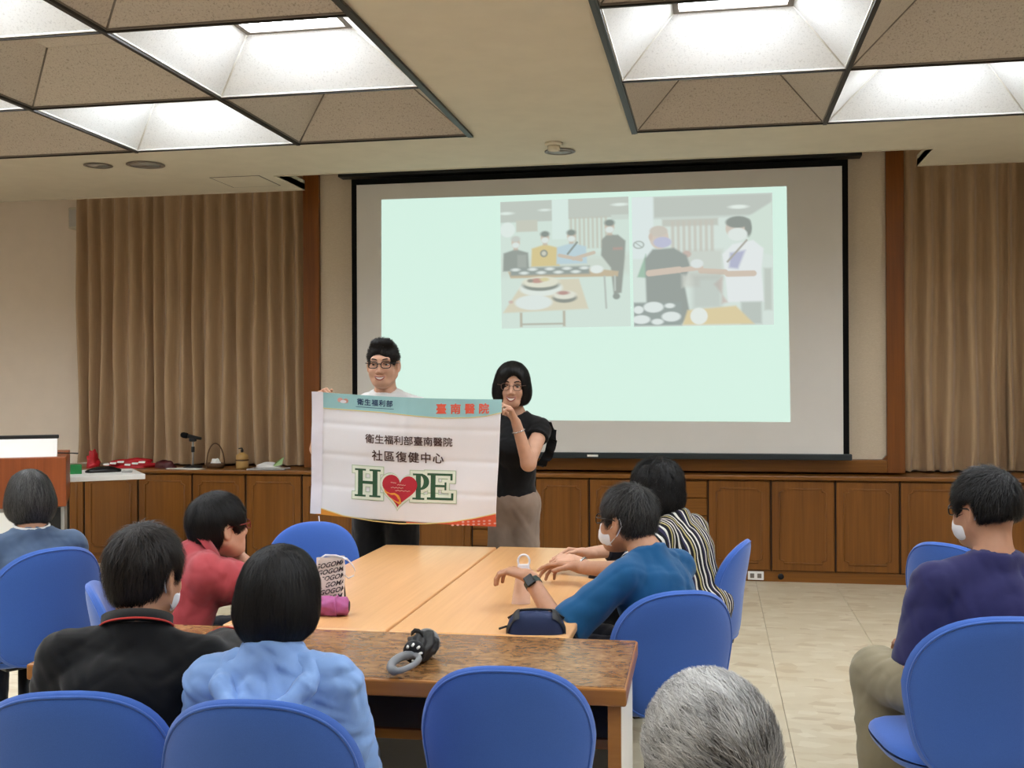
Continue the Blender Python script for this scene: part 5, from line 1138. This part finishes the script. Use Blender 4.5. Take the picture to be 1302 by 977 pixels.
# ---- grey-haired man
p = Person('seated man with short grey hair, back to the camera', headc(902, 862, 1.42, 1, .012), R(4), lean=.05, hyaw=R(10), hpitch=-.12, sw=.18, bw=1.1, skin='skin_tan')
p.sit(); p.rest_arms(); p.body(); p.shirt('cloth_grey', 'short', seed=81); p.pants('cloth_darknavy')
def gt(q, r):
    n_ = math.sin(q.x * 60 + 2 * math.sin(q.z * 40)) * math.sin(q.z * 55 + q.y * 30 + 1.5 * math.sin(q.x * 45)); return min(1, max(0, .45 + 2.6 * (q.z - .055) - 1.6 * q.x + .22 * n_ + r.normal() * .2))
p.hair('short', 'hair_grey', 20000, .028, .0007, tonefn=gt, t=.013, nape=-.085, lift=.0045, grav=.0, seed=81, vox=.004, crown=(.05, -.1, -.01), tone=(0, 1))

# ================================================================== the banner held by the two standing people
bn = thing('banner', 'white hospital banner with teal top band, heart and green HOPE lettering', 'banner', tuple((BL + BR) / 2 - Vector((0, 0, .66))))
_c = [at(401, 498, d=5.66), at(640, 508, d=5.62), at(633, 668, d=5.62), at(398, 652, d=5.66)]; BO = Vector(bn.location)
def bsurf(px, py, off=0.0, flat=False):
    s_ = (px - 401 + (py - 498) / 154 * 3) / (239 - 4 * (py - 498) / 160); yt = 498 + 10 * s_; yb = 652 + 16 * s_; t_ = (py - yt) / (yb - yt)
    p = (_c[0] * (1 - s_) + _c[1] * s_) * (1 - t_) + (_c[3] * (1 - s_) + _c[2] * s_) * t_
    wy = .009 * math.sin(s_ * 9 + 2.5 * t_) + .004 * math.sin(t_ * 11 + s_ * 3) + .012 * t_ * math.sin(s_ * 5 + 1)
    cr = 0
    for tc_ in (.25, .5, .76): cr += .003 * math.exp(-((t_ - tc_) / .02) ** 2)
    cr += .003 * math.exp(-((s_ - .5) / .02) ** 2)
    dz = -.010 * math.sin(math.pi * min(1, max(0, s_))) * (1 - t_) - .008 * math.sin(math.pi * min(1, max(0, s_))) * t_
    return p + Vector((0, wy + (0 if flat else cr) - .05 - off * 1.6, dz)) - BO
def lay(fn_top, fn_bot, x0, x1, off, mat, name, n=110, m=14):
    return MB().grid(lambda u, v: bsurf(x0 + (x1 - x0) * u, fn_top(x0 + (x1 - x0) * u) * (1 - v) + fn_bot(x0 + (x1 - x0) * u) * v, off), n, m).build(name, mat, bn)
def topy(x): return 498 + 10 * (x - 401) / 239
def boty(x): return 652 + 16 * (x - 398) / 235
def left_x(y): return 401 - 3 * (y - 498) / 154
def bgrid(u, v):
    y0 = 498 + 10 * u; y1 = 652 + 16 * u; py = y0 + (y1 - y0) * v; tt = (py - 498) / 160; x0 = 401 - 3 * (py - 498) / 154; return bsurf(x0 + u * (239 - 4 * tt), py, 0)
cl = MB().grid(bgrid, 120, 90).build('cloth', 'banner_cloth', bn)
md = cl.modifiers.new('thickness', 'SOLIDIFY'); md.thickness = .0012; md.offset = 1
plain('teal_print', rgb(150, 196, 200), .75, var=.03); plain('yellow_print', rgb(222, 206, 140), .75); plain('orange_print', rgb(222, 146, 54), .75); plain('red_print', rgb(206, 84, 52), .75); plain('navy_print', rgb(40, 62, 96), .75); plain('coral_print', rgb(222, 96, 74), .75); plain('brown_print', rgb(74, 54, 52), .75); plain('green_print', rgb(46, 84, 58), .75); plain('pale_green_print', rgb(222, 230, 214), .75); plain('green_line', rgb(168, 190, 160), .75); plain('heart_red', rgb(176, 36, 52), .75); plain('pink_print', rgb(214, 160, 150), .75); plain('sleeve_white', rgb(226, 224, 234), .7)
def ip(pts): 
    X = [p[0] for p in pts]; Y = [p[1] for p in pts]; return lambda x: float(np.interp(x, X, Y))
bx_ = [(401, 515), (415, 518), (450, 519.5), (490, 521.5), (523, 525), (563, 529), (600, 529.3), (620, 528), (640, 524)]
band = ip(bx_)
lay(topy, band, 414, 640, .0012, 'teal_print', 'top_band'); lay(band, lambda x: band(x) + 1.1, 414, 640, .0016, 'yellow_print', 'band_line', 110, 1)
wt_ = ip([(406, 644), (441, 654), (480, 660), (512, 663.2), (545, 663.5), (576, 661.5), (605, 657.5), (634, 652)])
lay(wt_, lambda x: max(boty(x), wt_(x) + .3), 405, 520, .0012, 'orange_print', 'bottom_wave'); lay(wt_, boty, 520, 633, .0012, 'red_print', 'bottom_wave'); lay(lambda x: wt_(x) - 1.2, wt_, 405, 633, .0016, 'yellow_print', 'wave_line', 110, 1)
MB().grid(lambda u, v: bsurf(left_x(498 + 154 * v) + u * 14, 498 + 154 * v, .002), 4, 30).build('pole_sleeve', 'sleeve_white', bn)
def btext(txt, cx, cy, size, space, mat, slope=.046, bold=.35, name='lettering', off=.0024):
    for ox, oy in ((0, 0), (bold, 0), (0, bold), (bold, bold)): text_mesh(txt, size, mat, lambda x, y: bsurf(cx + x + ox, cy - y + oy + slope * x, off + .0001 * ox, True), name, bn, 0, 0, space)
btext('衛生福利部臺南醫院', 523.5, 558.6, 12.2, .99, 'brown_print', .048, .3); btext('社區復健中心', 522, 579.4, 14.2, 1.13, 'brown_print', .05, .4)
btext('衛生福利部', 480.5, 510.6, 8.6, 1.18, 'navy_print', .05, .4); btext('臺南醫院', 590.5, 519.0, 13.5, 1.62, 'coral_print', .02, .7)
# emblem left of the small line
for k, (ex, ey, rx, ry, mt) in enumerate([(436, 507.6, 3.5, 3, 'pink_print'), (443, 508.6, 3.5, 3, 'pink_print'), (440, 509.5, 4, 2, 'sleeve_white')]):
    MB().add([bsurf(ex + rx * math.cos(a), ey + ry * math.sin(a), .002 + .0004 * k) for a in [j * .5236 for j in range(12)]], [tuple(range(12))]).build('emblem', mt, bn)
lay(lambda x: 516.4 + .05 * (x - 480), lambda x: 517 + .05 * (x - 480), 456, 505, .002, 'navy_print', 'underline', 10, 1)
# HOPE
def sk(x, y): return (x, y + .046 * (x - 519))
def rects(letter):
    if letter == 'H': return [(459.6, 465.8, 596.5, 630.5), (478.4, 484.6, 596.5, 630.5), (465, 479, 611, 614.8), (455.6, 469.8, 596, 598.4), (474.4, 488.6, 596, 598.4), (455.6, 469.8, 628.6, 631), (474.4, 488.6, 628.6, 631)]
    if letter == 'P': return [(532.6, 538.8, 599, 631.5), (528.8, 541, 598.6, 601), (528.4, 543.4, 629, 631.4)]
    return [(551, 557.2, 598, 631), (546.8, 578.6, 597.6, 600.4), (546.6, 579.6, 628, 631), (556, 571, 612, 614.8), (575.8, 578.6, 598, 606), (577, 580, 622, 631), (568.6, 571, 608.5, 618.5)]
def slab(x0, x1, y0, y1, off, grow, m):
    x0 -= grow; x1 += grow; y0 -= grow; y1 += grow; n = max(1, int((x1 - x0) / 5)); q = max(1, int((y1 - y0) / 5)); m.grid(lambda u, v: bsurf(*sk(x0 + (x1 - x0) * u, y0 + (y1 - y0) * v), off), n, q)
def bowl(off, grow, m):
    def f(u, v):
        a = -math.pi / 2 + math.pi * u; ro, ri = 1, .0; cx, cy = 538, 608.8
        X = cx + (11.2 + grow) * math.cos(a) * v + (4.2 - grow if grow < 1 else 0) * math.cos(a) * (1 - v); Y = cy + (10.2 + grow) * math.sin(a) * v + (7.6 - grow if grow < 1 else 0) * math.sin(a) * (1 - v); return bsurf(*sk(X, Y), off)
    m.grid(f, 24, 4)
def heart(off, grow, name, mat, lo=0, cut=None):
    pts = []
    for k in range(48):
        a = 2 * math.pi * k / 48; X = 16 * math.sin(a) ** 3; Y = -(13 * math.cos(a) - 5 * math.cos(2 * a) - 2 * math.cos(3 * a) - math.cos(4 * a)); sx_h = (21.8 + grow) / 16; X = X * sx_h; Y = (Y + 2.2) * (20.8 + grow) / 14.6
        Xr = X * math.cos(.1) - Y * math.sin(.1); Yr = X * math.sin(.1) + Y * math.cos(.1); pts.append((512.3 + Xr, 615.5 + Yr))
    m = MB(); V = [bsurf(512.3, 612, off)] + [bsurf(x, y, off) for x, y in pts]
    V = [bsurf(512.3 + (x - 512.3) * r_, 613 + (y - 613) * r_, off) for r_ in (.01, .35, .7, 1) for x, y in pts]
    m.add(V, [(i * 48 + j, (i + 1) * 48 + j, (i + 1) * 48 + (j + 1) % 48, i * 48 + (j + 1) % 48) for i in range(3) for j in range(48)], True); return m.build(name, mat, bn)
for grow, off, mat, nm in ((4.2, .002, 'green_line', 'outline'), (3.3, .0026, 'pale_green_print', 'outline_fill'), (0, .0034, 'green_print', 'letter')):
    for L in 'HPE':
        m = MB()
        for q in rects(L): slab(*q, off, grow, m)
        if L == 'P': bowl(off, grow, m)
        m.build(nm, mat, bn)
    if grow: heart(off, grow - .6, nm, mat)
heart(.0042, 0, 'heart', 'heart_red')
m = MB(); sw_ = [(492.5, 617), (494, 622.5), (499, 628), (505, 633), (512, 638.5), (514.5, 637), (513.8, 631), (511.5, 626.5), (506.5, 623.6), (500.5, 623.8), (496, 621.6)]
m.add([bsurf(x, y, .005) for x, y in sw_], [tuple(range(len(sw_)))]); m.build('heart_swoosh', 'orange_print', bn)
for (x0, y0, x1) in ((501.5, 609.6, 508.5), (509.5, 612.6, 520), (501.5, 616, 517), (507, 620, 525.5)):
    MB().grid(lambda u, v: bsurf(x0 + (x1 - x0) * u, y0 + 1.2 * u + v * .9 + .5 * math.sin(u * 25), .0056), 16, 1).build('script_line', 'pink_print', bn)
for r_ in range(2):
    for k in range(8 + r_):
        x = 579 + k * 6.6; y = 661.2 + r_ * 3.7 - .02 * (x - 579)
        if y < wt_(x) + 1.2: continue
        MB().add([bsurf(x + 1.9 * math.cos(a), y + 1.2 * math.sin(a), .0024) for a in [j * 1.047 for j in range(6)]], [tuple(range(6))]).build('small_mark', 'pink_print', bn)
q0 = bsurf(409, 655, 0); MB().tube([q0, q0 + Vector((.004, -.002, -.03)), q0 + Vector((.010, 0, -.06)), q0 + Vector((.006, 0, -.1))], .003, 6).build('tie_cord', 'strap_white', bn)
